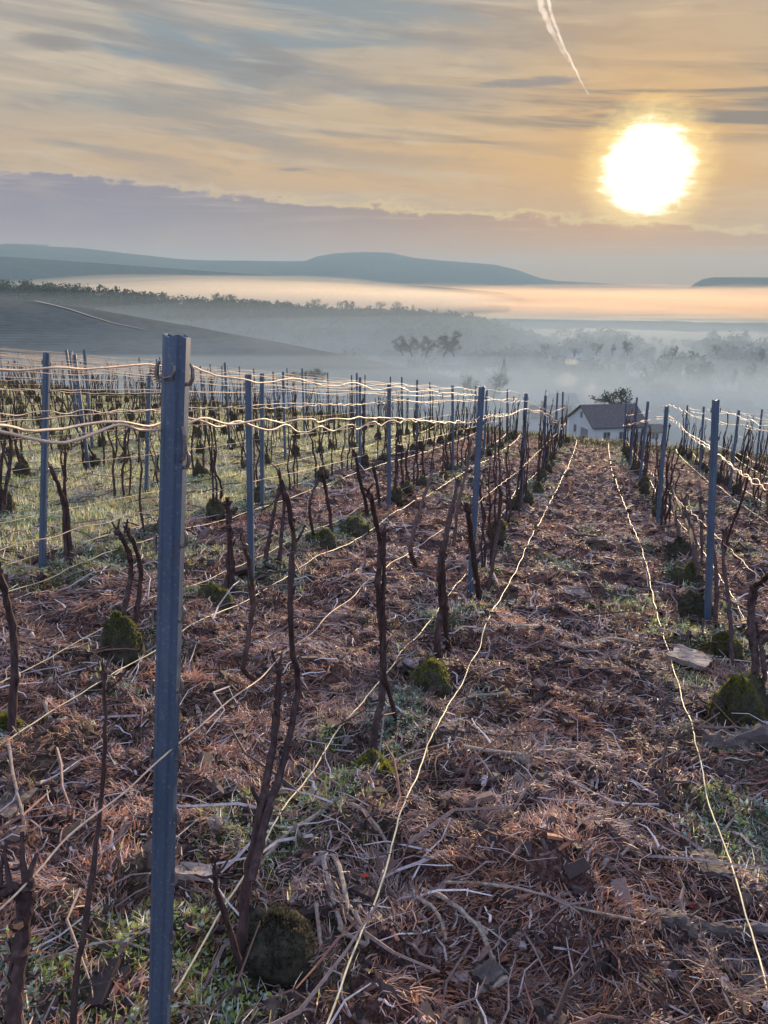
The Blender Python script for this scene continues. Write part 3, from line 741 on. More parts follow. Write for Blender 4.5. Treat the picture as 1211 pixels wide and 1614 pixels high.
G1, G2, G3 = (.22, .23, .04), (.15, .17, .045), (.055, .055, .04)
def TV(*a, **k):
    r_, b = traced(*a, **k); NEAR.append((b[0], b[1]))
TV('forked bare vine right of the thick post with a broad dark stump', -.73, ((440, 1520), 105, 92),
   [([(383, 1500), (385, 1430), (398, 1345), (412, 1270), (428, 1190), (438, 1110), (440, 1055)], 12, 8, -.01), ([(395, 1360), (420, 1290), (445, 1210), (463, 1130), (470, 1075), (460, 1020), (458, 950), (460, 890), (463, 850), (452, 780)], 10, 6, .02),
    ([(378, 1500), (358, 1450), (340, 1395), (338, 1370)], 7, 4, .01)],
   [([(400, 1070), (384, 1052), (392, 1005), (399, 950), (394, 900), (386, 860)], 8, 5, 0)], G3)
TV('upright vine with two twisted canes over a bright green mossy stump covered in weeds', -.71, ((596, 1250), 75, 62),
   [([(586, 1195), (592, 1150), (602, 1100), (604, 1040), (600, 980), (597, 920), (599, 860), (592, 815), (584, 780)], 9, 5, 0), ([(628, 1215), (630, 1170), (618, 1110), (606, 1060), (606, 1000), (604, 940), (606, 880), (604, 840)], 5, 4, .015)],
   [([(655, 888), (647, 868), (654, 830), (668, 785), (684, 738)], 6, 4, 0)], G1, dens=2600)
TV('vine of two close arms behind a round mossy stump with a yellow-green top', -.69, ((675, 1105), 58, 66),
   [([(691, 1062), (690, 1000), (697, 950), (693, 905), (697, 868)], 8, 6, 0), ([(707, 1090), (709, 1035), (702, 980), (699, 930), (700, 870), (712, 800), (722, 760)], 8, 4, .02)], [([(715, 860), (722, 800), (736, 740), (742, 700)], 5, 3, -.01)], G1)
TV('vine at the foot of the second left post with a bright moss cushion beside it', -.66, ((738, 1002), 50, 45),
   [([(757, 975), (755, 935), (748, 890), (742, 840), (738, 800)], 7, 5, 0), ([(762, 985), (770, 930), (778, 880), (786, 830), (790, 775)], 6, 4, .03)], [], (.17, .175, .03), dens=2000)
TV('cut-off thick dark vine trunk in the lower left corner', -.74, None, [([(22, 1700), (24, 1600), (30, 1520), (38, 1450), (42, 1400)], 19, 16, 0), ([(40, 1410), (25, 1402), (8, 1405), (-8, 1412)], 12, 12, -.01)])
TV('thin straight young vine shoot left of the thick foreground post', -.80, None, [([(108, 1660), (118, 1560), (136, 1450), (152, 1330), (163, 1230), (166, 1150), (164, 1060)], 7, 4.5, 0)])
TV('dark curved vine arm at the left edge of the photo above a moss cushion', -2.0, ((8, 1180), 50, 62),
   [([(16, 1150), (22, 1080), (22, 1010), (12, 950), (-2, 900)], 9, 8, 0)], [], G1)
TV('paired bending arms rising behind a dark mossy stump just left of the thick post', -2.15, ((197, 1062), 58, 88),
   [([(180, 1010), (196, 960), (206, 910), (203, 870), (186, 838)], 7, 5, 0), ([(206, 1000), (218, 950), (222, 900), (214, 862), (200, 835)], 6, 5, .02)], [], G2, dens=1900)
TV('vine with short doubled trunk beside a green stump, right of the thick post', -2.14, ((342, 975), 56, 52),
   [([(352, 935), (362, 890), (362, 840), (358, 792)], 7, 6, 0), ([(366, 940), (366, 890), (362, 830)], 6, 5, .03)], [], G2)
TV('two tall leaning arms behind a low dark stump beyond the slim blue post', -2.12, ((437, 918), 48, 38),
   [([(415, 890), (424, 850), (434, 800), (440, 770)], 5, 4, 0), ([(438, 890), (444, 840), (448, 790), (440, 745)], 5, 3.5, .02)], [], G3)
TV('vine with round green stump and bare arm, third stump out in its row', -2.15, ((505, 878), 42, 42), [([(520, 872), (522, 830), (515, 780), (508, 745)], 4.5, 3.5, 0), ([(500, 860), (488, 800), (500, 760)], 3.5, 3, 0)], [], G2)
TV('vine with broad green moss mound and lean arm beside the curled wood', -2.14, ((563, 850), 44, 32), [([(584, 840), (578, 800), (566, 750), (560, 715)], 4.5, 3.5, 0), ([(596, 835), (598, 790), (590, 740)], 4, 3, .02)], [], G2)
TV('vine with knotted arms just right of the slim blue post at the left edge', -3.42, None, [([(106, 885), (104, 840), (100, 790), (88, 755), (80, 735)], 6, 4, 0), ([(112, 880), (108, 820), (102, 760), (104, 715)], 4, 3, .02)], [([(104, 760), (96, 720), (104, 690)], 3, 2, 0)])
TV('dark vine stump and arms cut by the left edge of the photo', -3.35, ((6, 822), 30, 50), [([(4, 790), (14, 740), (18, 700), (8, 670)], 4.5, 3.5, 0), ([(-4, 790), (2, 730), (8, 700)], 4, 3, 0)], [], G3)
TV('vine with the largest tall mossy stump at the lower right and a dark looping trunk', .84, ((1152, 1155), 68, 82),
   [([(1180, 1108), (1192, 1070), (1188, 1020), (1184, 970), (1188, 925)], 9, 9, 0), ([(1183, 1108), (1200, 1085), (1205, 1050), (1196, 1000)], 6, 5, .03), ([(1186, 940), (1192, 922), (1203, 915), (1222, 892)], 8, 5, .0)], [], G1, dens=2600)
TV('vine with a mossy double-lobed stump just right of the first right-hand post', .85, ((1133, 1055), 54, 54),
   [([(1155, 1030), (1152, 980), (1146, 930), (1140, 880), (1142, 840)], 5, 4, 0)], [], (.15, .155, .03), dens=2200)
TV('vine with a dark square stump partly behind the first right-hand post', .87, ((1100, 985), 44, 48), [([(1130, 975), (1130, 920), (1124, 860), (1116, 820)], 5, 4, 0)], [([(1140, 880), (1150, 840), (1172, 780), (1180, 740)], 3.5, 2.5, .02)], G3)
TV('vine with two dark arms leaning left over a brown-green stump, left of the right-hand post', .87, ((1086, 936), 42, 44), [([(1103, 900), (1090, 850), (1075, 805), (1058, 770)], 6, 5, 0), ([(1100, 895), (1092, 840), (1078, 790)], 6, 5, .03)], [], G2)
TV('vine with a smooth rounded dark head, fourth stump along the right edge of the path', .88, ((1067, 893), 34, 44), [([(1076, 870), (1066, 820), (1056, 780)], 5, 4, 0), ([(1108, 880), (1106, 830), (1104, 790)], 3.5, 3, 0)], [], G3)
print('near vines', [(round(a, 2), round(b, 2)) for a, b in NEAR])
for side, k, X in all_rows():
    cnt = sum(1 for p in NEAR if abs(p[0] - X) < .25)
    y0 = .6 + ((k * .37) % 1.0)
    for Y in np.arange(y0, row_end(side, k) + .1, 1.0):
        Yj = Y + random.uniform(-.12, .12)
        if not in_view(X, Yj, .5, 10): continue
        if any(abs(a - X) < .45 and abs(b - Yj) < .62 for a, b in NEAR): continue
        if side == 'right' and k == 0 and Yj < 3.2: continue
        if any(abs(p[0] - X) < .3 and abs(p[1] - Yj) < .1 for p in POSTS): Yj += .18
        i = random.randrange(len(TPL))
        if i not in used_tpl: used_tpl.add(i); r_ = TPL[i]
        else: r_ = copy_tree(TPL[i])
        s = random.uniform(.88, 1.14)
        x = X + random.uniform(-.05, .05)
        r_.location = (x, Yj, gz1(x, Yj) - .01); r_.rotation_euler = (random.uniform(-.04, .04), random.uniform(-.05, .05), random.choice((0, math.pi)) + random.uniform(-.25, .25)); r_.scale = (s, s, s * random.uniform(.92, 1.1))
        cnt += 1
        tag(r_, f'bare pruned vine, {ORD[cnt - 1] if cnt <= len(ORD) else "farthest"} from the viewer in {row_name(side, k)}', 'vine', 'pruned vines')
for i, t in enumerate(TPL):
    if i not in used_tpl:
        for ch in list(t.children): bpy.data.objects.remove(ch)
        bpy.data.objects.remove(t)

# dried tendrils left on posts
def tendril(px, py, X, size, label, n=9):
    c0 = on_row(px, py, X); mb = MB()
    for i in range(n):
        p = c0 + rng.normal(0, size * .3, 3); P = [p]; d = rng.normal(0, 1, 3)
        for q in range(9):
            d = d + rng.normal(0, .7, 3); d /= np.linalg.norm(d); P.append(P[-1] + d * size * .3)
        mb.tube(P, [.006 - .0004 * j for j in range(10)], 5)
    mb.tube([c0 + (.0, 0, .0), c0 + (.05 * size / .1, 0, -.05), c0 + (.07 * size / .1, 0, -.16), c0 + (.03, 0, -.24)], .006, 6)
    tag(mb.build('dried_tendril', M_cane), label, 'tendril')
tendril(243, 588, -4.7, .085, 'knotted ball of dried vine tendrils on the wire beside the thick post top')
tendril(606, 640, -2.1, .035, 'small black curl of dried tendril at the top of a post', 3)
mb = MB(); c0 = on_row(668, 640, -2.12); mb.tube([c0 + (0, 0, .05), c0 + (.03, 0, 0), c0 + (.05, 0, -.08)], [.01, .03, .012], 5, jag=.4); mb.tube([c0 + (0, 0, .05), c0 + (-.02, 0, -.02), c0 + (-.03, 0, -.09)], [.01, .02, .008], 5, jag=.4)
tag(mb.build('plastic_scrap', M_tie), 'scrap of pale plastic hanging from the top wire', 'plastic scrap')

# ------------------------------------------------------------------ litter you could point at
def gp(px, py, lift): 
    g = on_ground(px, py); g[2] = gz1(g[0], g[1]) + lift; return g
def stick(pts, r0, r1, label, mat=M_stick, lift=.02, name='fallen_stick', cat='stick', side=None):
    P = [gp(x, y, lift) for x, y in pts]; d = project(P[0])[2]
    o = arm_mb(P, (.62 if mat is M_stick else .9) * r0 * d / FPX, (.62 if mat is M_stick else .9) * r1 * d / FPX, .1, 0)
    if side:
        Q = [gp(x, y, lift + .01) for x, y in side]; q, r = knobby(Q, r0 * .7 * d / FPX, r1 * .6 * d / FPX, wob=.001); o.tube(q, r, 6)
    return tag(o.build(name, mat, smooth=False), label, cat)
S = [
 ([(488, 1238), (500, 1275), (530, 1305), (575, 1342), (618, 1372)], 5, 4, 'pale forked pruning lying across the green weeds right of the forked vine', [(530, 1305), (500, 1330), (455, 1365), (405, 1395)]),
 ([(560, 1330), (535, 1362), (505, 1390)], 4, 3, 'short pale twig crossing the forked pruning', None),
 ([(510, 1395), (520, 1430), (535, 1480), (545, 1500)], 6, 5, 'grey stick leaning in the bundle right of the dark stump', [(520, 1370), (535, 1410), (550, 1480)]),
 ([(500, 1460), (508, 1520), (515, 1560)], 6, 5, 'orange-lit stick standing lowest in the bundle right of the dark stump', None),
 ([(535, 1490), (555, 1505), (580, 1508), (560, 1480)], 6, 5, 'bent stick end poking toward the wire', None),
 ([(0, 1550), (90, 1535), (200, 1530), (330, 1533), (420, 1532), (495, 1545)], 4, 3, 'long thin cane lying across the bottom left, under the green weeds', None),
 ([(665, 1432), (700, 1452), (740, 1475), (768, 1492)], 7, 5, 'grey-brown cane slanting down beside the foreground mulch', None),
 ([(652, 1450), (680, 1465), (696, 1480), (702, 1502)], 5, 5, 'whitish crooked stick with bent lower end', None),
 ([(752, 1480), (766, 1500), (778, 1520), (784, 1548)], 7, 6, 'thick pale stick end pointing to the bottom of the photo', None),
 ([(755, 1556), (780, 1553), (800, 1547)], 9, 9, 'short round bluish cut of wood near the bottom of the photo', None),
 ([(880, 1445), (960, 1425), (1040, 1428), (1120, 1440), (1172, 1444)], 5, 4, 'long brown cane crossing under the right-hand wire', None),
 ([(1045, 1372), (1090, 1358), (1140, 1325), (1165, 1300)], 4, 3, 'thin cane slanting up to the right-hand wire', None),
 ([(700, 1430), (780, 1440), (860, 1450), (920, 1470), (1020, 1490)], 4, 3, 'long thin cane across the foreground mulch', None),
 ([(905, 1225), (925, 1235), (932, 1262)], 5, 4, 'arched grey root hooking out of the mulch in the path', [(905, 1225), (880, 1218), (860, 1222)]),
 ([(760, 1160), (768, 1175), (765, 1190)], 4, 4, 'tiny white peg of wood left of the path humps', None),
 ([(730, 1232), (780, 1240), (830, 1225)], 5, 4, 'grey stick lying level across the left of the path', None),
 ([(85, 1130), (78, 1150), (84, 1168)], 5, 4, 'small curled pale stick near the left moss cushion', None),
 ([(118, 1128), (120, 1150), (108, 1172), (95, 1176)], 5, 4, 'white curved stick lying in the left mulch', None),
 ([(152, 1130), (145, 1148), (132, 1160)], 5, 4, 'short pale hooked stick next to the white curved one', None),
 ([(310, 1120), (318, 1140), (324, 1168)], 5, 4, 'pale bent twig just right of the thick post', None),
 ([(560, 1100), (600, 1075), (640, 1090)], 3, 3, 'thin twig among weeds between two green stumps', None),
 ([(60, 1260), (90, 1235), (130, 1220)], 5, 4, 'tan split cane in the mulch at far left', None),
 ([(20, 1215), (30, 1270), (45, 1330)], 4, 3, 'cane lying toward the viewer at the left edge', None),
 ([(1110, 1210), (1160, 1204), (1240, 1206)], 5, 5, 'thin branch behind the dark log at the right edge', None),
 ([(640, 1060), (690, 1118), (755, 1122), (800, 1118)], 3, 3, 'slender twig reaching from the mossy stump over the path wire', None),
 ([(840, 1030), (900, 1045), (960, 1040), (1000, 1052)], 5, 3, 'dark root-like branch lying over the path humps', None),
 ([(745, 1030), (820, 1028), (880, 1020)], 8, 5, 'dark rotten branch lying across the path behind the red clump', None),
 ([(620, 1240), (660, 1225), (720, 1222)], 3, 2, 'thin bright twig in front of the green stump', None),
 ([(975, 1385), (1000, 1360), (1010, 1330)], 4, 3, 'pale twig in the mulch left of the right-hand wire', None),
 ([(560, 925), (575, 912), (590, 920), (585, 932), (568, 930)], 6, 5, 'sunlit curled piece of cane lying between the rows', None),
]
for pts, a, b, lab, side in S: stick(pts, a, b, lab, side=side)
stick([(1108, 1212), (1150, 1216), (1200, 1215), (1260, 1218)], 17, 15, 'dark decaying log at the right edge behind the weeds', M_log, .02, 'rotten_log', 'log')
stick([(1085, 1495), (1130, 1492), (1180, 1500), (1240, 1508)], 14, 12, 'grey splintered log at the lower right beside the wire', M_log, .02, 'rotten_log', 'log')
stick([(1045, 1478), (1065, 1505), (1092, 1530)], 15, 10, 'dark slanting stub of wood left of the lower right log', M_log, .02, 'rotten_log', 'log')
stick([(1150, 1520), (1170, 1550), (1195, 1590)], 12, 10, 'dark log end in the lower right corner', M_log, .01, 'rotten_log', 'log')
stick([(828, 1325), (850, 1345), (868, 1362)], 9, 7, 'flat grey splinter of wood in the middle of the path', M_log, .02, 'wood_splinter', 'splinter')
stick([(730, 1340), (770, 1348), (805, 1350)], 8, 6, 'grey weathered slat lying left of the path centre', M_log, .015, 'wood_splinter', 'splinter')
def rock(px, py, w, h, label, name='stone', mat=M_stone, fl=.5, rough=.3):
    g = gp(px, py, 0); d = project(g)[2]; s = d / FPX
    L, LV = lump(w * s / 2, w * s / 2 * .8, h * s, int(px), 14, rough); o = L.build(name, mat, smooth=False); o.location = g - np.array([0, 0, .004 + h * s * .15]); tag(o, label, 'stone' if name == 'stone' else 'bark slab')
for a in ((820, 1272, 38, 40, 'round bluish clod lying in the middle of the path'), (910, 960, 44, 24, 'flat grey stone on the path left of the grass patch'), (818, 1240, 24, 16, 'small grey stone behind the round clod'), (345, 1340, 26, 20, 'small blue-grey stone left of the forked vine'), (348, 1310, 16, 12, 'pebble behind the blue-grey stone'), (150, 1250, 14, 10, 'pale pebble in the left mulch'), (610, 1395, 20, 14, 'dark pebble right of the stick bundle')):
    rock(*a)
def slab(px, py, w, dpt, th, label, rz, name='bark_slab', mat=M_stone, tilt=.15):
    g = gp(px, py, .02); s = project(g)[2] / FPX; mb = MB(); n = 9; rs = random.Random(px)
    top = []; 
    for i in range(n):
        for j in range(n):
            x = (i / (n - 1) - .5) * w * s * (1 + .12 * rs.uniform(-1, 1)); y = (j / (n - 1) - .5) * dpt * s * (1 + .12 * rs.uniform(-1, 1)); top.append((x, y, th * s * (1 + rs.uniform(-.2, .2))))
    F = [(i * n + j, (i + 1) * n + j, (i + 1) * n + j + 1, i * n + j + 1) for i in range(n - 1) for j in range(n - 1)]
    rim_ = [i * n for i in range(n)] + [(n - 1) * n + j for j in range(1, n)] + [i * n + n - 1 for i in range(n - 2, -1, -1)] + [j for j in range(n - 2, 0, -1)]
    V = top + [(top[i][0] * .94, top[i][1] * .94, -th * s * .4) for i in rim_]; m_ = len(rim_)
    for q in range(m_): F.append((rim_[q], n * n + q, n * n + (q + 1) % m_, rim_[(q + 1) % m_]))
    mb.add(V, F); o = mb.build(name, mat); o.location = g; o.rotation_euler = (-tilt, tilt * .5, rz); tag(o, label, 'slab' )
slab(1085, 1062, 56, 70, 6, 'frosted flat stone slab between the path wire and the mossy stumps', -.4, 'stone_slab')
slab(1110, 1400, 44, 60, 8, 'reddish bark slab at the right, beside the wire', .3, 'bark_slab', M_log)
slab(770, 1540, 46, 36, 8, 'brown slab of bark at the bottom of the path', 1.0, 'bark_slab', M_log)
slab(700, 1278, 50, 50, 8, 'grey tilted bark flake left of the path', .6, 'bark_slab', M_log, .4)
slab(20, 1290, 40, 90, 9, 'dark bark slab at the left edge', .2, 'bark_slab', M_log)
slab(305, 1400, 66, 40, 7, 'pale frosted bark flake right of the thick post foot', .3, 'bark_slab', M_stone, .3)
for px, py, lab in ((575, 1425, 'red leaf beside the left path wire'), (1092, 1441, 'red leaf under the long brown cane'), (511, 902, 'tiny red leaf in the mulch of the second row')):
    g = gp(px, py, .025); s = project(g)[2] / FPX * 7; mb = MB()
    mb.add([(-1 * s, 0, 0), (-.4 * s, -.5 * s, .3 * s), (.5 * s, -.4 * s, .5 * s), (1.1 * s, .1 * s, .3 * s), (.4 * s, .6 * s, .6 * s), (-.5 * s, .45 * s, .4 * s)], [(0, 1, 5), (1, 2, 5), (2, 4, 5), (2, 3, 4)]); o = mb.build('red_leaf', M_redleaf); o.location = g; tag(o, lab, 'leaf')

# ------------------------------------------------------------------ ground cover: straw mulch, twigs, chips, weeds, turf
def sample_area(n, dmin, dmax, power=1.0):
    """points over the part of the slope the photo can see (and a margin), denser near"""
    n = int(n * 1.22); a = rng.uniform(R(-54), R(33), n); u = rng.uniform(0, 1, n)
    r = dmin * (dmax / dmin) ** u if power == 0 else np.sqrt(dmin ** 2 + u * (dmax ** 2 - dmin ** 2))
    X = r * np.sin(a); Y = r * np.cos(a); k = (Y < 25.6) & (Y > .4)
    return X[k], Y[k], r[k]
def ribbons(name, P, az_, pit, L, W, bend, tint, mat, label=None):
    n = len(P); d = np.stack([np.cos(az_) * np.cos(pit), np.sin(az_) * np.cos(pit), np.sin(pit)], -1)
    s = np.stack([-np.sin(az_), np.cos(az_), rng.uniform(-.7, .7, n)], -1); s /= np.linalg.norm(s, axis=1)[:, None]
    up = np.cross(d, s); mid = P + d * (L * .5)[:, None] + up * (bend * L)[:, None] + s * (rng.uniform(-.12, .12, n) * L)[:, None]; end = P + d * L[:, None]
    w = s * (W * .5)[:, None]
    V = np.stack([P - w, P + w, mid - w, mid + w, end - w * .4, end + w * .4], 1).reshape(-1, 3)
    o = np.arange(n)[:, None] * 6; F = np.concatenate([o + [0, 1, 3, 2], o + [2, 3, 5, 4]], 1).reshape(-1, 4)
    return tag(bulk(name, V, F, mat, tint=np.repeat(tint, 6, axis=0)), label, name.replace('_', ' '), kind='stuff')
PAL = np.array([(.50, .21, .12), (.58, .34, .25), (.36, .20, .17), (.70, .52, .44), (.54, .46, .48), (.12, .065, .055), (.80, .74, .74), (.44, .25, .20)])
def straw(n, dmin, dmax, l0, l1, w, name, label, wts=(.26, .2, .15, .11, .09, .1, .04, .1)):
    X, Y, r = sample_area(n, dmin, dmax)
    keep = (rng.uniform(0, 1, len(X)) > grass_zone(X, Y) * .72) & (rng.uniform(0, 1, len(X)) > weed_zone(X, Y) * .6)
    cl = fbm(X * 6, Y * 6, 55, 3); keep &= rng.uniform(0, 1, len(X)) < sstep(cl * .5 + .5 * fbm(X * 14, Y * 18, 56, 2), .32, .58) + .06
    X, Y, r = X[keep], Y[keep], r[keep]; m = len(X)
    Z = gz_(X, Y) + rng.uniform(-.004, .022, m)
    flow = fbm(X * 1.8, Y * 1.8, 33, 2) * 12
    az_ = flow + rng.normal(0, .6, m); pit = rng.normal(.07, .24, m); pit[rng.uniform(0, 1, m) < .04] += .6
    L = rng.uniform(l0, l1, m) * rng.uniform(.5, 1.3, m); W = w * rng.uniform(.5, 1.4, m)
    zone_c = fbm(X * 2.4, Y * 2.4, 77, 3)
    c_ = PAL[rng.choice(len(PAL), m, p=np.array(wts) / sum(wts))] * rng.uniform(.7, 1.25, (m, 1))
    fz = sstep(fbm(X * 1.6 + 9, Y * 2.2, 177, 3), .50, .64)[:, None]; c_ = c_ * (1 - .28 * sstep(zone_c, .5, .60))[:, None] + np.array([.60, .27, .14]) * (.42 * sstep(zone_c, .52, .64))[:, None]
    c_ = c_ * (1 - .45 * fz) + np.array([.62, .53, .53]) * (.42 * fz) * rng.uniform(.3, 1.2, (m, 1)); dkz = sstep(fbm(X * 3.1, Y * 4.4, 190, 3), .54, .66)[:, None]; c_ = c_ * (1 - .4 * dkz)
    ribbons(name, np.stack([X, Y, Z], -1), az_, pit, L, W, rng.normal(.06, .16, m), np.clip(c_, 0, .85), M_straw, label)
straw(190000, 1.0, 4.5, .012, .065, .0030, 'straw_mulch', 'fine reddish straw and shredded bark covering the ground nearest the viewer')
straw(170000, 4.5, 10, .025, .09, .0045, 'straw_mulch', 'reddish straw and shredded bark over the middle of the vineyard')
straw(110000, 10, 28, .06, .16, .009, 'straw_mulch', 'reddish straw and bark over the far part of the vineyard', (.25, .2, .16, .12, .1, .06, .04, .07))

def chips(n, dmin, dmax, s0, s1, name, label):
    X, Y, r = sample_area(n, dmin, dmax); k = rng.uniform(0, 1, len(X)) > grass_zone(X, Y) * .95; X, Y = X[k], Y[k]; m = len(X)
    P = np.stack([X, Y, gz_(X, Y) + rng.uniform(-.003, .012, m)], -1); a = rng.uniform(0, 6.28, m); L = rng.uniform(s0, s1, m); W = L * rng.uniform(.18, .5, m); T = W * .35
    t1 = rng.normal(0, .3, m); dx = np.stack([np.cos(a), np.sin(a), t1], -1); dy = np.stack([-np.sin(a), np.cos(a), rng.normal(0, .35, m)], -1); dz = np.cross(dx, dy)
    cs = [(-1, -1, -1), (1, -.7, -1), (1, .8, -1), (-.9, 1, -1), (-1, -.8, 1), (.9, -.7, 1), (.8, .7, 1), (-1, .8, 1)]
    V = np.stack([P + dx * (q[0] * L / 2)[:, None] + dy * (q[1] * W / 2)[:, None] + dz * (q[2] * T / 2)[:, None] for q in cs], 1).reshape(-1, 3)
    o = np.arange(m)[:, None] * 8; F = np.concatenate([o + f for f in ([3, 2, 1, 0], [4, 5, 6, 7], [0, 1, 5, 4], [1, 2, 6, 5], [2, 3, 7, 6], [3, 0, 4, 7])], 1).reshape(-1, 4)
    pal = np.array([(.035, .022, .022), (.07, .045, .042), (.17, .11, .10), (.38, .32, .34), (.30, .13, .08)]); c_ = pal[rng.choice(5, m, p=[.33, .29, .22, .05, .11] if s1 < .1 else [.42, .36, .22, .0, .0])] * rng.uniform(.7, 1.3, (m, 1))
    tag(bulk(name, V, F, M_twig, tint=np.repeat(c_, 8, axis=0)), label, name.replace('_', ' '), kind='stuff')
chips(900, 1.0, 5, .05, .13, 'bark_pieces', 'large dark strips of bark lying in the nearest mulch')
chips(1500, 5, 14, .07, .18, 'bark_pieces', 'large dark strips of bark lying between the rows')
chips(12000, 1.0, 5, .012, .055, 'bark_chips', 'dark bark chips and broken bits of wood nearest the viewer')
chips(15000, 5, 14, .025, .09, 'bark_chips', 'dark bark chips between the rows farther off')
chips(9000, 14, 27, .04, .13, 'bark_chips', 'dark bark chips in the far part of the vineyard')
def clods(n, dmin, dmax, s0, s1, label):
    X, Y, r = sample_area(n, dmin, dmax); k = (fbm(X * 2.3, Y * 3, 140, 3) > .47) & (rng.uniform(0, 1, len(X)) > grass_zone(X, Y) * .9); X, Y = X[k], Y[k]; m = len(X)
    t_ = (1 + 5 ** .5) / 2; ico = np.array([(-1, t_, 0), (1, t_, 0), (-1, -t_, 0), (1, -t_, 0), (0, -1, t_), (0, 1, t_), (0, -1, -t_), (0, 1, -t_), (t_, 0, -1), (t_, 0, 1), (-t_, 0, -1), (-t_, 0, 1)]) / 1.9
    fc = np.array([(0, 11, 5), (0, 5, 1), (0, 1, 7), (0, 7, 10), (0, 10, 11), (1, 5, 9), (5, 11, 4), (11, 10, 2), (10, 7, 6), (7, 1, 8), (3, 9, 4), (3, 4, 2), (3, 2, 6), (3, 6, 8), (3, 8, 9), (4, 9, 5), (2, 4, 11), (6, 2, 10), (8, 6, 7), (9, 8, 1)])
    S_ = rng.uniform(s0, s1, m) * rng.uniform(.4, 1.2, m); V = ico[None] * (S_[:, None, None] * rng.uniform(.6, 1.25, (m, 12, 1))) * np.array([1.2, .9, .6]); a = rng.uniform(0, 6.28, m); ca, sa = np.cos(a)[:, None], np.sin(a)[:, None]
    V = np.stack([V[..., 0] * ca - V[..., 1] * sa, V[..., 0] * sa + V[..., 1] * ca, V[..., 2]], -1) + np.stack([X, Y, gz_(X, Y) + S_ * .15], -1)[:, None]
    F = (np.arange(m)[:, None, None] * 12 + fc[None]).reshape(-1, 3); pal = np.array([(.03, .022, .022), (.06, .042, .04), (.11, .075, .065), (.24, .19, .20)]); c_ = pal[rng.choice(4, m, p=[.35, .3, .2, .15])]
    tag(bulk('soil_clods', V.reshape(-1, 3), F, M_twig, tint=np.repeat(c_, 12, axis=0)), label, 'soil clods', kind='stuff')
clods(5200, 1.0, 5, .008, .030, 'dark crumbs and clods of soil between the nearest mulch')
clods(6500, 5, 14, .015, .05, 'dark clods of soil showing through the mulch between the rows')
def twigs(n, dmin, dmax, l0, l1, r0, name, label):
    X, Y, r = sample_area(n, dmin, dmax); mb_v = []; m = len(X); a = rng.uniform(0, 6.28, m); L = rng.uniform(l0, l1, m) * rng.uniform(.5, 1.5, m); p = rng.normal(.05, .13, m)
    P0 = np.stack([X, Y, gz_(X, Y) + rng.uniform(.004, .025, m)], -1); d = np.stack([np.cos(a) * np.cos(p), np.sin(a) * np.cos(p), np.sin(p)], -1)
    s = np.stack([-np.sin(a), np.cos(a), 0 * a], -1); u = np.cross(d, s); rings = []
    offs = [rng.normal(0, .05, (m, 2)) * 0, rng.normal(0, .06, (m, 2)), rng.normal(0, .07, (m, 2)), rng.normal(0, .05, (m, 2))]
    rr = r0 * rng.uniform(.5, 1.6, m)
    for q in range(4):
        c_ = P0 + d * (L * q / 3)[:, None] + s * (offs[q][:, 0] * L)[:, None] + u * (np.abs(offs[q][:, 1]) * L)[:, None]
        for j in range(4):
            th = math.pi / 2 * j; rings.append(c_ + (s * math.cos(th) + u * math.sin(th)) * (rr * (1 - .2 * q))[:, None])
    V = np.stack(rings, 1).reshape(-1, 3); o = np.arange(m)[:, None] * 16; fs = []
    for q in range(3):
        for j in range(4): fs.append(o + [q * 4 + j, q * 4 + (j + 1) % 4, q * 4 + 4 + (j + 1) % 4, q * 4 + 4 + j])
    fs += [o + [3, 2, 1, 0], o + [12, 13, 14, 15]]
    F = np.concatenate(fs, 1).reshape(-1, 4); pal = np.array([(.06, .04, .038), (.24, .17, .16), (.44, .37, .38), (.66, .60, .62), (.20, .10, .08)]); c_ = pal[rng.choice(5, m, p=[.25, .25, .22, .13, .15] if r0 < .005 else [.3, .38, .14, .0, .18])] * rng.uniform(.75, 1.2, (m, 1))
    tag(bulk(name, V, F, M_twig, tint=np.repeat(c_, 16, axis=0)), label, name.replace('_', ' '), kind='stuff')
twigs(420, 1.1, 5, .14, .42, .0055, 'vine_prunings', 'thicker cut prunings scattered over the nearest mulch')
twigs(900, 5, 15, .2, .5, .008, 'vine_prunings', 'thicker cut prunings scattered between the rows')
twigs(4200, 1.1, 5, .04, .18, .0030, 'cut_twigs', 'loose cut twigs strewn over the nearest mulch')
twigs(5200, 5, 14, .08, .28, .0048, 'cut_twigs', 'loose cut twigs strewn between the rows')
twigs(2200, 14, 26, .12, .4, .007, 'cut_twigs', 'loose cut twigs in the far part of the vineyard')

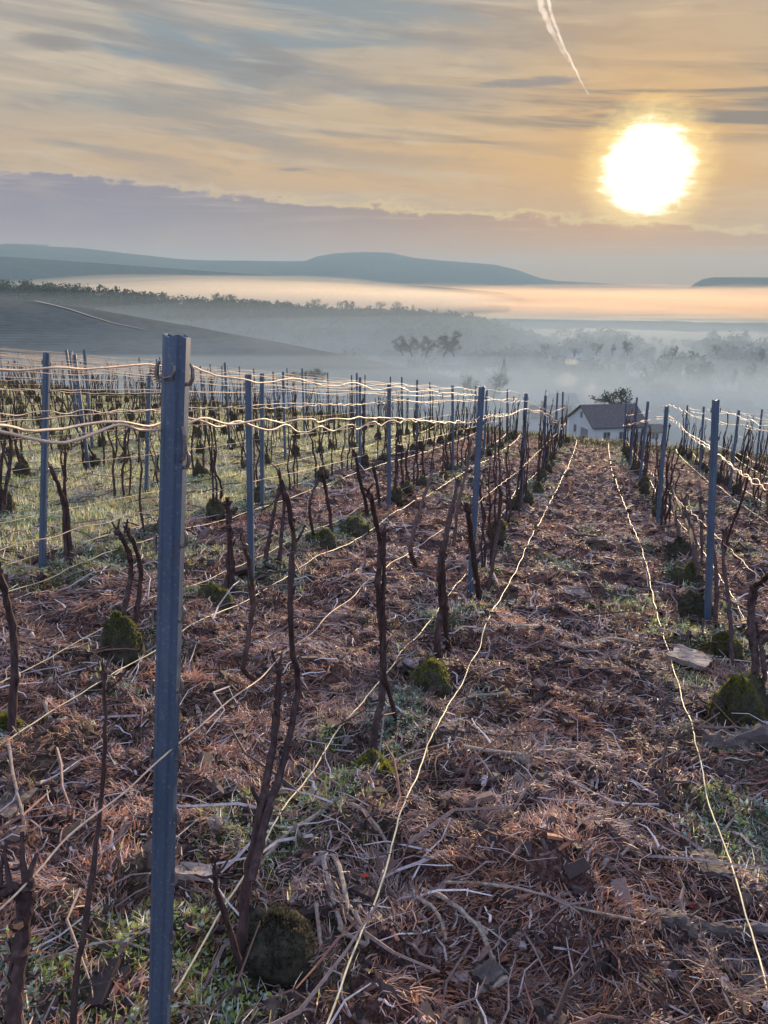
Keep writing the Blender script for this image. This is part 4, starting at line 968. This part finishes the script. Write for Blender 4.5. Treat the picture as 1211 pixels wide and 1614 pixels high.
def leaves(n, dmin, dmax, size, name, label, thr=.35, nl=7):
    X, Y, r = sample_area(n, dmin, dmax); k = (weed_zone(X, Y) > thr + rng.uniform(0, .45, len(X))); X, Y = X[k], Y[k]; m = len(X)
    tone = fbm(X * 2.1, Y * 2.1, 66, 3) + rng.normal(0, .06, m)
    c0 = np.where(tone[:, None] > .5, np.array([[.27, .32, .08]]), np.array([[.19, .27, .19]]))
    Vs, Fs, Ts = [], [], []; S_ = size * rng.uniform(.5, 1.5, m); H = S_ * rng.uniform(.3, 1.8, m)
    for q in range(nl):
        a = rng.uniform(0, 6.28, m); rr = S_ * rng.uniform(.1, 1.0, m); P = np.stack([X + rr * np.cos(a) * .6, Y + rr * np.sin(a) * .6, gz_(X, Y) + H * rng.uniform(.1, 1, m)], -1)
        l = S_ * rng.uniform(.4, .9, m); d = np.stack([np.cos(a), np.sin(a), rng.uniform(-.2, .9, m)], -1); s = np.stack([-np.sin(a), np.cos(a), rng.uniform(-.4, .4, m)], -1)
        V = np.stack([P, P + d * (l * .5)[:, None] + s * (l * .28)[:, None], P + d * l[:, None], P + d * (l * .5)[:, None] - s * (l * .28)[:, None]], 1)
        Vs.append(V.reshape(-1, 3)); Fs.append((np.arange(m)[:, None] * 4 + [0, 1, 2, 3]) + q * m * 4)
        cc = c0 * rng.uniform(.6, 1.5, (m, 1)); fr = rng.uniform(0, 1, m) < .28; cc[fr] = cc[fr] * .4 + np.array([.50, .60, .58]) * .7
        Ts.append(np.repeat(cc, 4, axis=0))
    tag(bulk(name, np.concatenate(Vs), np.concatenate(Fs), M_leaf, tint=np.concatenate(Ts)), label, name.replace('_', ' '), kind='stuff')
leaves(42000, 1.0, 4.5, .017, 'low_weeds', 'frosted green weeds in patches nearest the viewer')
leaves(34000, 4.5, 10, .028, 'low_weeds', 'frosted green weeds along the feet of the vines')
leaves(26000, 10, 26, .05, 'low_weeds', 'green weeds along the far vine rows', .4, 5)

def blades(n, dmin, dmax, h0, h1, w, name, label, zonef, pal, dens_noise=True):
    X, Y, r = sample_area(n, dmin, dmax); k = rng.uniform(0, 1, len(X)) < zonef(X, Y)
    if dens_noise: k &= rng.uniform(0, 1, len(X)) < sstep(fbm(X * 3, Y * 3, 12, 3), .3, .55) + .2
    X, Y = X[k], Y[k]; m = len(X)
    H = (rng.uniform(h0, h1, m) * (.5 + fbm(X * 1.5, Y * 1.5, 18, 3))); a = rng.uniform(0, 6.28, m)
    P = np.stack([X, Y, gz_(X, Y) - .005], -1); s = np.stack([-np.sin(a), np.cos(a), 0 * a], -1) * (w * rng.uniform(.6, 1.4, m) / 2)[:, None]
    le = rng.uniform(.1, .8, m) * H; d = np.stack([np.cos(a) * le, np.sin(a) * le, H], -1); mid = P + d * .5 + np.stack([0 * a, 0 * a, H * .14], -1)
    V = np.stack([P - s, P + s, mid + s * .8, mid - s * .8, P + d + s * .1, P + d - s * .1], 1).reshape(-1, 3); o = np.arange(m)[:, None] * 6
    F = np.concatenate([o + [0, 1, 2, 3], o + [3, 2, 4, 5]], 1).reshape(-1, 4); pal = np.array(pal)
    tn = fbm(X * 1.2, Y * 1.2, 91, 3); c_ = pal[rng.choice(len(pal), m)] * rng.uniform(.7, 1.3, (m, 1)) * (.75 + .5 * sstep(tn, .35, .6))[:, None]
    tag(bulk(name, V, F, M_leaf, tint=np.repeat(np.clip(c_, 0, .9), 6, axis=0)), label, name.replace('_', ' '), kind='stuff')
gp_ = [(.48, .54, .14), (.60, .62, .22), (.28, .36, .16), (.66, .64, .42), (.78, .82, .72), (.72, .76, .66), (.56, .44, .27)]
blades(170000, 4, 13, .02, .07, .005, 'frosted_grass', 'frosted yellow-green grass between the left rows', grass_zone, gp_)
blades(180000, 13, 36, .03, .08, .011, 'frosted_grass', 'sunlit grass between the rows farther left', grass_zone, gp_)
blades(60000, 1.0, 6, .02, .06, .003, 'grass_blades', 'thin grass blades among the weeds', lambda X, Y: weed_zone(X, Y) * .8, gp_)
blades(90000, 20, 34, .05, .14, .02, 'headland_grass', 'dark rough grass strip at the far end of the rows', lambda X, Y: np.exp(-((Y - 24.3 + .7 * (X > -3)) / 1.1) ** 2), [(.06, .075, .03), (.09, .10, .04), (.05, .05, .03)], False)

# ------------------------------------------------------------------ trees
def tree_parts(seed, H, W, trunk_r, leafy, npt=900, crown_base=.3, shape='round', leaf=.05, col=(.05, .05, .035)):
    rs = np.random.default_rng(seed); mbt = MB(); tips = []
    def branch(p, d, L, r, depth):
        P = [p]
        for q in range(4):
            d = d + rs.normal(0, .16, 3) + np.array([0, 0, .05]); d = d / np.linalg.norm(d); P.append(P[-1] + d * L / 4)
        mbt.tube(P, np.linspace(r, r * .5, 5), 5)
        tips.append(P[-1]); tips.append(P[2])
        if depth > 0:
            for _ in range(3 if depth > 1 else 4):
                dd = d + rs.normal(0, .62, 3); dd[2] = abs(dd[2]) * .8 + .1; dd /= np.linalg.norm(dd); branch(P[rs.integers(2, 5)], dd, L * .68, r * .5, depth - 1)
    branch(np.array([0, 0, -H * .02]), np.array([0, 0, 1.0]), H * crown_base * 1.2, trunk_r, 3)
    T = np.array(tips); mz = T[:, 2].max(); f = H / mz * .95
    V = np.concatenate(mbt.v); sc = np.array([W / 2 / max(.1, np.percentile(np.abs(T[:, 0]), 92)), W / 2 / max(.1, np.percentile(np.abs(T[:, 1]), 92)), f])
    hz = np.clip(V[:, 2:3] / (H * crown_base), 0, 1); V2 = V * np.where(np.arange(3) < 2, 1 + (sc - 1) * hz, sc); mbt.v = [V2]
    T = T * sc
    if shape == 'cone':
        n = npt; z = rs.uniform(.08, 1, n); a = rs.uniform(0, 6.28, n); rr = W / 2 * (1 - z) ** .8 * rs.uniform(.5, 1.05, n); C = np.stack([rr * np.cos(a), rr * np.sin(a), z * H], -1)
    else:
        n1_ = npt // 2; cl = T[rs.integers(0, len(T), n1_)] + rs.normal(0, 1, (n1_, 3)) * np.array([W, W, H * .8]) * .055
        g_ = rs.normal(0, 1, (34, 3)); g_ /= np.linalg.norm(g_, axis=1)[:, None]; g_ *= rs.uniform(.35, 1, (34, 1)) ** .6
        g_ = g_ * np.array([W / 2 * .85, W / 2 * .85, H * .42]) + np.array([0, 0, H * .53])
        el_ = g_[rs.integers(0, 34, npt - n1_)] + rs.normal(0, 1, (npt - n1_, 3)) * np.array([W, W, H]) * .05
        C = np.concatenate([cl, el_])
    n = len(C); u = rs.normal(0, 1, (n, 3)); u /= np.linalg.norm(u, axis=1)[:, None]; w = np.cross(u, rs.normal(0, 1, (n, 3))); w /= np.linalg.norm(w, axis=1)[:, None]
    s = leaf * H * rs.uniform(.4, 1.3, n); V = np.stack([C - u * s[:, None], C + w * (s * leafy)[:, None], C + u * s[:, None], C - w * (s * leafy)[:, None]], 1).reshape(-1, 3)
    F = np.arange(n)[:, None] * 4 + [0, 1, 2, 3]; tint = np.repeat(np.array(col) * rs.uniform(.6, 1.5, (n, 1)), 4, axis=0)
    return mbt, V, F, tint
TREE = {}
def make_tree(kind):
    spec = {'bare_tree': dict(seed=1, H=1, W=.85, trunk_r=.03, leafy=.10, npt=1500, leaf=.05, col=(.06, .05, .04)), 'bushy_tree': dict(seed=5, H=1, W=1.0, trunk_r=.04, leafy=.4, npt=1600, leaf=.035, crown_base=.2, col=(.035, .045, .028)),
            'poplar_tree': dict(seed=9, H=1, W=.34, trunk_r=.02, leafy=.12, npt=1000, leaf=.045, col=(.05, .05, .04)), 'conifer_tree': dict(seed=3, H=1, W=.42, trunk_r=.02, leafy=.4, npt=1300, leaf=.03, shape='cone', col=(.03, .045, .03)),
            'round_tree': dict(seed=12, H=1, W=.95, trunk_r=.035, leafy=.2, npt=1500, leaf=.045, crown_base=.22, col=(.05, .045, .035))}[kind]
    mbt, V, F, tint = tree_parts(**spec); root = empty(kind); mbt.build('trunk', M_log, root)
    cr = bulk('crown', V, F, M_crown, tint=tint); cr.parent = root; return root
def place_tree(kind, p, H, label, group=None, wide=1.0):
    if kind not in TREE: TREE[kind] = make_tree(kind); r_ = TREE[kind]
    else: r_ = copy_tree(TREE[kind])
    r_.location = tuple(p); r_.scale = (H * wide, H * wide, H); r_.rotation_euler = (0, 0, random.uniform(0, 6.28)); tag(r_, label, 'tree', group); return r_
def tree_px(kind, px, ybot, ytop, D, label, group=None, wide=1.0):
    b = at_dist(px, ybot, D); t = at_dist(px, ytop, D); place_tree(kind, b, t[2] - b[2], label, group, wide)
tree_px('bushy_tree', 975, 668, 612, 122, 'dark bushy tree rising behind the roof of the white house')
tree_px('bushy_tree', 500, 610, 581, 190, 'dark bushy tree at the foot of the left hillside, right one of a pair', wide=1.2)
tree_px('bushy_tree', 464, 606, 586, 195, 'low dark bush beside the bushy tree at the foot of the hillside', wide=1.6)
tree_px('bare_tree', 745, 632, 590, 210, 'bare tree left of two standing in the mist behind the posts', wide=.9)
tree_px('bare_tree', 778, 632, 585, 215, 'bare tree right of two standing in the mist behind the posts', wide=.9)
tree_px('conifer_tree', 793, 612, 566, 300, 'tall pointed tree rising from the mist above the village')
for i, (px, yb, yt, D) in enumerate(((650, 562, 528, 430), (672, 562, 530, 440), (700, 562, 522, 450), (716, 562, 530, 440), (635, 560, 534, 430))): tree_px('round_tree', px, yb, yt, D, f'faint dark tree in the misty clump above the village, {ORD[i]} in the clump', 'misty clump of trees', 1.1)
for i, (px, yb, yt, D) in enumerate(((1020, 608, 580, 330), (1040, 600, 565, 380), (1085, 604, 572, 360), (1100, 604, 568, 350), (1115, 604, 572, 360), (1155, 606, 578, 340), (1180, 600, 572, 380), (940, 560, 538, 520), (965, 562, 540, 520), (990, 560, 536, 540), (860, 560, 540, 560), (905, 566, 548, 500), (1060, 565, 545, 520), (1130, 560, 542, 560), (1200, 572, 548, 480))):
    tree_px(('round_tree', 'bare_tree', 'poplar_tree')[i % 3], px, yb, yt, D, f'hazy tree in the misty valley right of the path end, {ORD[i]} of the scattered group', 'hazy trees about the village')
def woodland(name, spots, label):
    Vs, Ts = [], []
    for (p, H, W) in spots:
        n = 70; u = rng.normal(0, 1, (n, 3)); u /= np.linalg.norm(u, axis=1)[:, None]; C = np.array(p) + np.array([0, 0, H * .5]) + u * rng.uniform(.3, 1, (n, 1)) * np.array([W / 2, W / 2, H * .5])
        a = rng.normal(0, 1, (n, 3)); a /= np.linalg.norm(a, axis=1)[:, None]; b = np.cross(a, rng.normal(0, 1, (n, 3))); b /= np.linalg.norm(b, axis=1)[:, None]; s_ = H * rng.uniform(.06, .16, (n, 1))
        Vs.append(np.stack([C - a * s_, C + b * s_ * .6, C + a * s_, C - b * s_ * .6], 1).reshape(-1, 3)); Ts.append(np.repeat(np.array([[.05, .055, .04]]) * rng.uniform(.6, 1.4, (n, 1)), 4, axis=0))
    V = np.concatenate(Vs); tag(bulk(name, V, np.arange(len(V)).reshape(-1, 4), M_crown, tint=np.concatenate(Ts)), label, 'woodland', kind='stuff')
rt = random.Random(5)
sp_ = []
for i in range(WR.shape[1] * 6):
    a_ = rt.choice((rt.randrange(8, 27), rt.randrange(22, 28))); b_ = rt.randrange(WR.shape[1]); q = WR[a_][b_]; H = rt.uniform(7, 14); sp_.append(((q[0] + rt.uniform(-8, 8), q[1] + rt.uniform(-8, 8), q[2] - 2), H, H * rt.uniform(.8, 1.3)))
woodland('woodland', sp_, 'hazy dark wood covering the ridge above the village')
sp_ = []
for i in range(900):
    px = rt.uniform(540, 1270); D = 230 + 700 * rt.random() ** .8; a0 = at_dist(px, 600, D); z = float(base_z(a0[0], a0[1])); H = rt.uniform(4, 9) + (7 if vnoise(px / 60, D / 90, 4) > .55 else 0); sp_.append(((a0[0], a0[1], z - 1), H, H * rt.uniform(.7, 1.6)))
woodland('village_greenery', sp_, 'faint hedges and trees between the houses in the misty valley')
ridge_line = [(0, 456), (150, 463), (300, 482), (400, 488), (500, 496), (620, 500), (700, 506), (780, 520)]
for i in range(46):
    px = -20 + 800 * (i + rt.random() * .8) / 46; yb = np.interp(px, [a for a, _ in ridge_line], [b for _, b in ridge_line]) + 4; h = rt.uniform(5, 13) * (1.35 if 340 < px < 720 else .9)
    tree_px(rt.choice(['round_tree', 'bare_tree', 'round_tree', 'conifer_tree']), px, yb, yb - h, np.interp(px, [0, 300, 780], [930, 900, 860]), f'small hazy tree on the wooded ridge, {ORDN(i)} from the left', 'trees on the wooded ridge', rt.uniform(1.0, 1.5))
for i in range(24):
    px = 350 + 380 * (i / 24) ** 1.25 + rt.uniform(-9, 9); tree_px(rt.choice(('bare_tree', 'poplar_tree', 'round_tree', 'bare_tree')), px, 480 + (px - 350) * .045, 466 + (px - 350) * .05 + rt.uniform(-7, 5), 1180, f'bare tree standing in the fog behind the ridge, {ORDN(i)} from the left', 'trees standing in the fog bank', 1.1)
for i, px in enumerate((1022, 1030, 1038, 1046)): tree_px('round_tree', px, 512, 506, 1250, f'tiny tree on the bare rise at the right, {ORDN(i)} from the left', 'trees on the bare rise', 1.6)
for i in range(14):
    px = 10 + i * 4.8; tree_px('round_tree', px, 387 + px * .03, 383 + px * .03, 4250, f'tiny tree on the skyline at upper left, {ORDN(i)} from the left', 'trees on the far skyline', 2.0)

# ------------------------------------------------------------------ houses
M_wall = pbr('white_render', [(.50, .52, .55), (.60, .62, .65)], 2, .85, 0, .15, 30)
M_roof = pbr('brown_roof_tiles', [(.055, .045, .05), (.09, .075, .08), (.12, .10, .105)], 3, .8, 0, .6, 25, (1, 1, 1), dist=.03)
M_roof2 = pbr('slate_roof', [(.07, .08, .10), (.12, .13, .15)], 3, .7, 0, .4, 25, dist=.03)
M_win = pbr('window_glass', [(.03, .04, .05), (.05, .06, .08)], 2, .15, 0, 0, spec=.6)
M_frame = pbr('window_frame_paint', [(.30, .32, .35), (.38, .40, .42)], 4, .6, 0, 0)
M_door = pbr('garage_door_paint', [(.16, .17, .19), (.22, .23, .25)], 4, .6, 0, 0)
M_chim = pbr('chimney_brick', [(.2, .1, .08), (.3, .17, .13)], 12, .9, 0, .4)
def house(p, rz, L, W, Hw, Hr, label, roofm, wins, chim=(.2,), scale_detail=True, annex=False):
    """ridge runs along local x; gables at x=0 and x=L; p is the near corner"""
    root = empty('house', tuple(p), rz)
    mb = MB(); t = .0
    V = [(0, 0, -1.5), (L, 0, -1.5), (L, W, -1.5), (0, W, -1.5), (0, 0, Hw), (L, 0, Hw), (L, W, Hw), (0, W, Hw), (0, W / 2, Hw + Hr), (L, W / 2, Hw + Hr)]
    mb.add(V, [(0, 1, 5, 4), (1, 2, 6, 9, 5), (2, 3, 7, 6), (3, 0, 4, 8, 7)]); mb.build('wall', M_wall, root)
    rb = MB(); e = .35; th = .16; sl_ = Hr / (W / 2)
    for sgn in (0, 1):
        y0 = -e if sgn == 0 else W + e; z0 = Hw - e * sl_ + .04; yr = W / 2; zr = Hw + Hr + .04
        V = [(-e, y0, z0), (L + e, y0, z0), (L + e, yr, zr), (-e, yr, zr)]; V += [(x, y, z + th) for x, y, z in V]
        rb.add(V, [(0, 3, 2, 1), (4, 5, 6, 7), (0, 1, 5, 4), (1, 2, 6, 5), (2, 3, 7, 6), (3, 0, 4, 7)])
    rf = rb.build('roof', roofm, root)
    for cx in chim:
        cb = MB(); cb.box((L * cx, W / 2 + .5, Hw + Hr + .3), (.6, .6, 1.6)); cb.box((L * cx, W / 2 + .5, Hw + Hr + 1.12), (.74, .74, .1)); c_ = cb.build('chimney', M_chim, rf)
    for (face, u, z, w, h, kind) in wins:
        fb = MB(); pb = MB()
        if face == 'g': P = lambda a, b, o: (-o, u * W + a, z + b)
        else: P = lambda a, b, o: (u * L + a, -o, z + b)
        def quad(m_, a0, a1, b0, b1, o0, o1):
            c8 = [P(a, b, o) for a in (a0, a1) for b in (b0, b1) for o in (o0, o1)]; m_.add(c8, [(0, 1, 3, 2), (4, 6, 7, 5), (0, 4, 5, 1), (2, 3, 7, 6), (0, 2, 6, 4), (1, 5, 7, 3)])
        f = .07
        if kind == 'door': quad(fb, -w / 2, w / 2, 0, h, .004, .06); fb.build('door', M_door, root); continue
        quad(fb, -w / 2, -w / 2 + f, 0, h, .003, .06); quad(fb, w / 2 - f, w / 2, 0, h, .003, .06); quad(fb, -w / 2 + f, w / 2 - f, 0, f, .003, .06); quad(fb, -w / 2 + f, w / 2 - f, h - f, h, .003, .06); quad(fb, -.03, .03, f, h - f, .003, .055)
        wn = fb.build('window', M_frame, root); quad(pb, -w / 2 + f, w / 2 - f, f, h - f, .002, .02); pb.build('pane', M_win, wn)
    tag(root, label, 'house'); return root
# the white house at the end of the path: near corner at px (934, ..)
c1 = at_dist(934, 706, 104)
house(c1, R(24), 7.4, 8.6, 2.7, 2.2, 'white gabled house with a brown roof beyond the end of the path', M_roof,
      [('g', .35, .0, 2.3, 2.1, 'door'), ('g', .5, 3.3, .7, .9, 'w'), ('g', .72, 1.0, .9, 1.1, 'w'), ('f', .25, 1.0, 1.0, 1.1, 'w'), ('f', .55, 1.0, 1.0, 1.1, 'w'), ('f', .85, .0, 1.0, 2.0, 'door')], ())
c2 = at_dist(1018, 700, 128)
house(c2, R(20), 2.8, 3.6, 1.9, .8, 'low white annex right of the white gabled house', M_roof, [('f', .5, .8, 1.2, 1.0, 'w')], ())
WN = [('g', .5, 1.2, 1.1, 1.3, 'w'), ('f', .25, 1.2, 1.1, 1.3, 'w'), ('f', .7, 1.2, 1.1, 1.3, 'w')]
HL = [(872, 650, 170, 10, 25, 'slate', 'grey-roofed house left of the white gabled house, in the mist'), (838, 678, 125, 11, 12, 'brown', 'roof close behind the posts left of the white gabled house'),
      (838, 628, 240, 16, -20, 'slate', 'long dark-roofed building in the mist up-left of the white gabled house'), (1060, 668, 150, 11, 40, 'brown', 'hazy house just right of the white gabled house'),
      (1100, 640, 210, 11, -30, 'slate', 'hazy house behind the first right-hand post'), (1150, 655, 180, 12, 20, 'brown', 'hazy house at the right between the posts'), (1190, 640, 220, 10, 45, 'slate', 'hazy house at the right edge of the photo'),
      (1030, 628, 250, 10, 10, 'brown', 'faint house above and right of the bushy tree'), (905, 618, 280, 9, -15, 'brown', 'faint house beneath the lit chimney smoke'), (1135, 612, 300, 12, 30, 'slate', 'faint house high in the village at the right'),
      (690, 590, 330, 16, 5, 'slate', 'long pale farm shed in the mist at the foot of the left hillside'), (900, 562, 430, 10, 20, 'slate', 'faint house far up the village, above the chimney smoke'), (870, 556, 470, 9, -20, 'brown', 'tiny pale house farthest up the village on the left'),
      (1000, 590, 380, 11, 30, 'brown', 'faint house in the middle of the misty village'), (765, 585, 360, 10, 15, 'brown', 'faint house left of the tall pointed tree'), (1075, 588, 390, 10, -10, 'slate', 'faint house between the hazy trees at the right')]
for px, py, D, L, rz, rm, lab in HL:
    p = at_dist(px, py, D * (1.5 if px < 880 else 1.9 if px > 1040 and D < 230 else 1.35)); house(p, R(rz), L * .85, 6.5, 3.0, 2.4, lab, M_roof if rm == 'brown' else M_roof2, WN, (.3,))

# ------------------------------------------------------------------ air: haze, valley mist, fog banks, chimney smoke, contrail
def vol_mat(name, col, dens, aniso):
    m, t, out = new_mat(name); pv = t.node('ShaderNodeVolumePrincipled'); pv.inputs['Color'].default_value = (*col, 1); pv.inputs['Density'].default_value = dens; pv.inputs['Anisotropy'].default_value = aniso
    t.l.new(pv.outputs[0], out.inputs['Volume']); return m
def volume(name, c_, half, rz, mat, label, cat, lobes=0.0, seed=0, tilt=(0, 0), shells=3):
    if shells > 1:                                   # nested shells of the same thin air: the bank thins out towards its edge
        for q in range(1, shells):
            f = 1 - .2 * q; volume(name, c_, (half[0] * (1 - .06 * q), half[1] * (1 - .1 * q), half[2] * f), rz, mat, f'{("denser", "densest")[q - 1]} heart of the ' + ' '.join(label.split()[1:]), cat, lobes * 1.2, seed + 7 * q, tilt, 1)
    mb = MB(); a, b = 20, 40; V = []
    for i in range(a + 1):
        th = math.pi * i / a
        for j in range(b):
            ph = 2 * math.pi * j / b; d = np.array([math.sin(th) * math.cos(ph), math.sin(th) * math.sin(ph), math.cos(th)])
            k = 1 + lobes * (float(fbm(np.array([d[0] * 3 + seed]), np.array([d[1] * 3 + d[2]]), seed, 3)[0]) - .5); V.append(d * k * np.array(half))
    mb.add(V, [(i * b + j, (i + 1) * b + j, (i + 1) * b + (j + 1) % b, i * b + (j + 1) % b) for i in range(a) for j in range(b)])
    o = mb.build(name, mat); o.location = tuple(c_); o.rotation_euler = (tilt[0], tilt[1], rz); return tag(o, label, cat, kind='stuff')
M_haze = vol_mat('haze_air', (.30, .44, .54), 2.1e-4, .15)
mb = MB(); B = 7300; mb.box((0, 0, 66), (2 * B, 2 * B, 262)); hz_ = mb.build('haze', M_haze)
tag(hz_, 'thin even haze filling the whole valley air', 'haze', kind='stuff')
M_mist = vol_mat('mist_air', (.50, .63, .70), .72e-3, .1); M_near = vol_mat('near_mist_air', (.50, .61, .68), 3.2e-3, .1); M_fog = vol_mat('fog_air', (.74, .53, .36), 1.6e-3, .45); M_ridge = vol_mat('ridge_mist_air', (.50, .60, .67), .8e-3, .15); M_bank = vol_mat('bank_air', (.82, .74, .64), 1.1e-3, .4); M_foot = vol_mat('foot_mist_air', (.5, .62, .72), .8e-3, .1); M_smoke = vol_mat('smoke_air', (.98, .92, .82), .06, .4)
pz = at_dist(560, 600, 270); volume('valley_mist', (pz[0], pz[1], -36), (230, 110, 26), R(YAW), M_foot, 'very thin mist at the foot of the left hillside', 'mist', .55, 51)
pz = at_dist(900, 560, 660); volume('valley_mist', (pz[0], pz[1], -64), (1000, 440, 34), R(YAW) * .5, M_mist, 'bluish mist lying over the village in the valley', 'mist', .25, 3)
pz = at_dist(960, 600, 275); volume('valley_mist', (pz[0], pz[1], -46), (420, 180, 19), R(YAW) * .2, M_near, 'thin mist drifting over the nearest houses below the path end', 'mist', .2, 31, (-R(8), 0))
fr_ = random.Random(3)
for i, (px, D, wx, dy, top) in enumerate(((760, 1750, 520, 170, -40), (980, 1900, 700, 200, -38), (1180, 2100, 620, 220, -30), (850, 2350, 900, 260, -22), (600, 2300, 650, 240, -16), (1090, 2700, 900, 280, -22), (700, 2850, 800, 260, -8), (930, 3200, 1100, 300, -12), (1215, 3200, 420, 200, -6), (1130, 1600, 420, 110, -46), (880, 1480, 330, 70, -50), (430, 2250, 600, 220, 2))):
    pz = at_dist(px, 480, D); zc = -66; volume('fog_bank', (pz[0], pz[1], zc), (wx, dy, top - zc), R(YAW) + R(fr_.uniform(-8, 8)) - math.atan((px - 605) / 1266), M_fog, f'sunlit orange bank of fog in the far valley, {ORDN(i)} of the overlapping banks', 'fog', .5, 60 + i, (0, 0), 2)
pz = at_dist(330, 500, 660); volume('valley_mist', (pz[0], pz[1], -60), (640, 190, 54), R(YAW + 8), M_ridge, 'blue-grey mist in front of the wooded ridge', 'mist', .35, 77)
pz = at_dist(330, 455, 1850); volume('fog_bank', (pz[0], pz[1], -50), (720, 330, 66), R(YAW + 8), M_bank, 'pale fog bank lying behind the wooded ridge at the left', 'fog', .3, 13)
for i, (px, py, D, w, h, lab) in enumerate(((893, 600, 300, 4.5, 2.6, 'orange-lit puff of chimney smoke drifting above the village'), (930, 622, 260, 2.2, 4.0, 'upright wisp of lit smoke right of the drifting puff'), (902, 571, 430, 4, 1.6, 'small bright puff of smoke farthest up the village'))):
    p = at_dist(px, py, D); volume('chimney_smoke', p, (w, 2.5, h), 0, M_smoke, lab, 'smoke', .9, 20 + i, (0, 0), 1)
# contrail: long twin band of ice cloud high over the valley
m, t, out = new_mat('contrail_ice')
tcn = t.node('ShaderNodeTexCoord'); n = t.noise(tcn.outputs['Object'], .0035, 5, .65)
tr = t.node('ShaderNodeBsdfTranslucent'); tr.inputs[0].default_value = (.85, .82, .8, 1); df = t.node('ShaderNodeBsdfDiffuse'); df.inputs[0].default_value = (.85, .82, .8, 1)
ms = t.node('ShaderNodeMixShader'); ms.inputs[0].default_value = .6; t.l.new(df.outputs[0], ms.inputs[1]); t.l.new(tr.outputs[0], ms.inputs[2])
tp_ = t.node('ShaderNodeBsdfTransparent'); mx = t.node('ShaderNodeMixShader'); t.put(mx.inputs[0], t.step(n, .35, .75, .05, .42)); t.l.new(tp_.outputs[0], mx.inputs[1]); t.l.new(ms.outputs[0], mx.inputs[2]); t.l.new(mx.outputs[0], out.inputs[0])
mb = MB(); D = 14000
P = [at_dist(px, py, D + q * 200) for q, (px, py) in enumerate(((856, -60), (864, 0), (876, 40), (892, 80), (908, 112), (920, 136), (928, 149)))]
K, r_ = knobby(P, 34, 12, sub=6, wob=5); mb.tube(K, np.linspace(36, 10, len(K)), 8)
P = [at_dist(px, py, D + 300 + q * 200) for q, (px, py) in enumerate(((838, -50), (850, 0), (866, 40), (884, 76), (898, 100)))]
K, r_ = knobby(P, 34, 12, sub=6, wob=12); mb.tube(K, np.linspace(75, 20, len(K)), 8, jag=.2)
tag(mb.build('contrail', m, smooth=True), 'white aircraft trail slanting down toward the sun', 'contrail')
print('objects', len(bpy.data.objects), 'polys', sum(len(m_.polygons) for m_ in bpy.data.meshes))
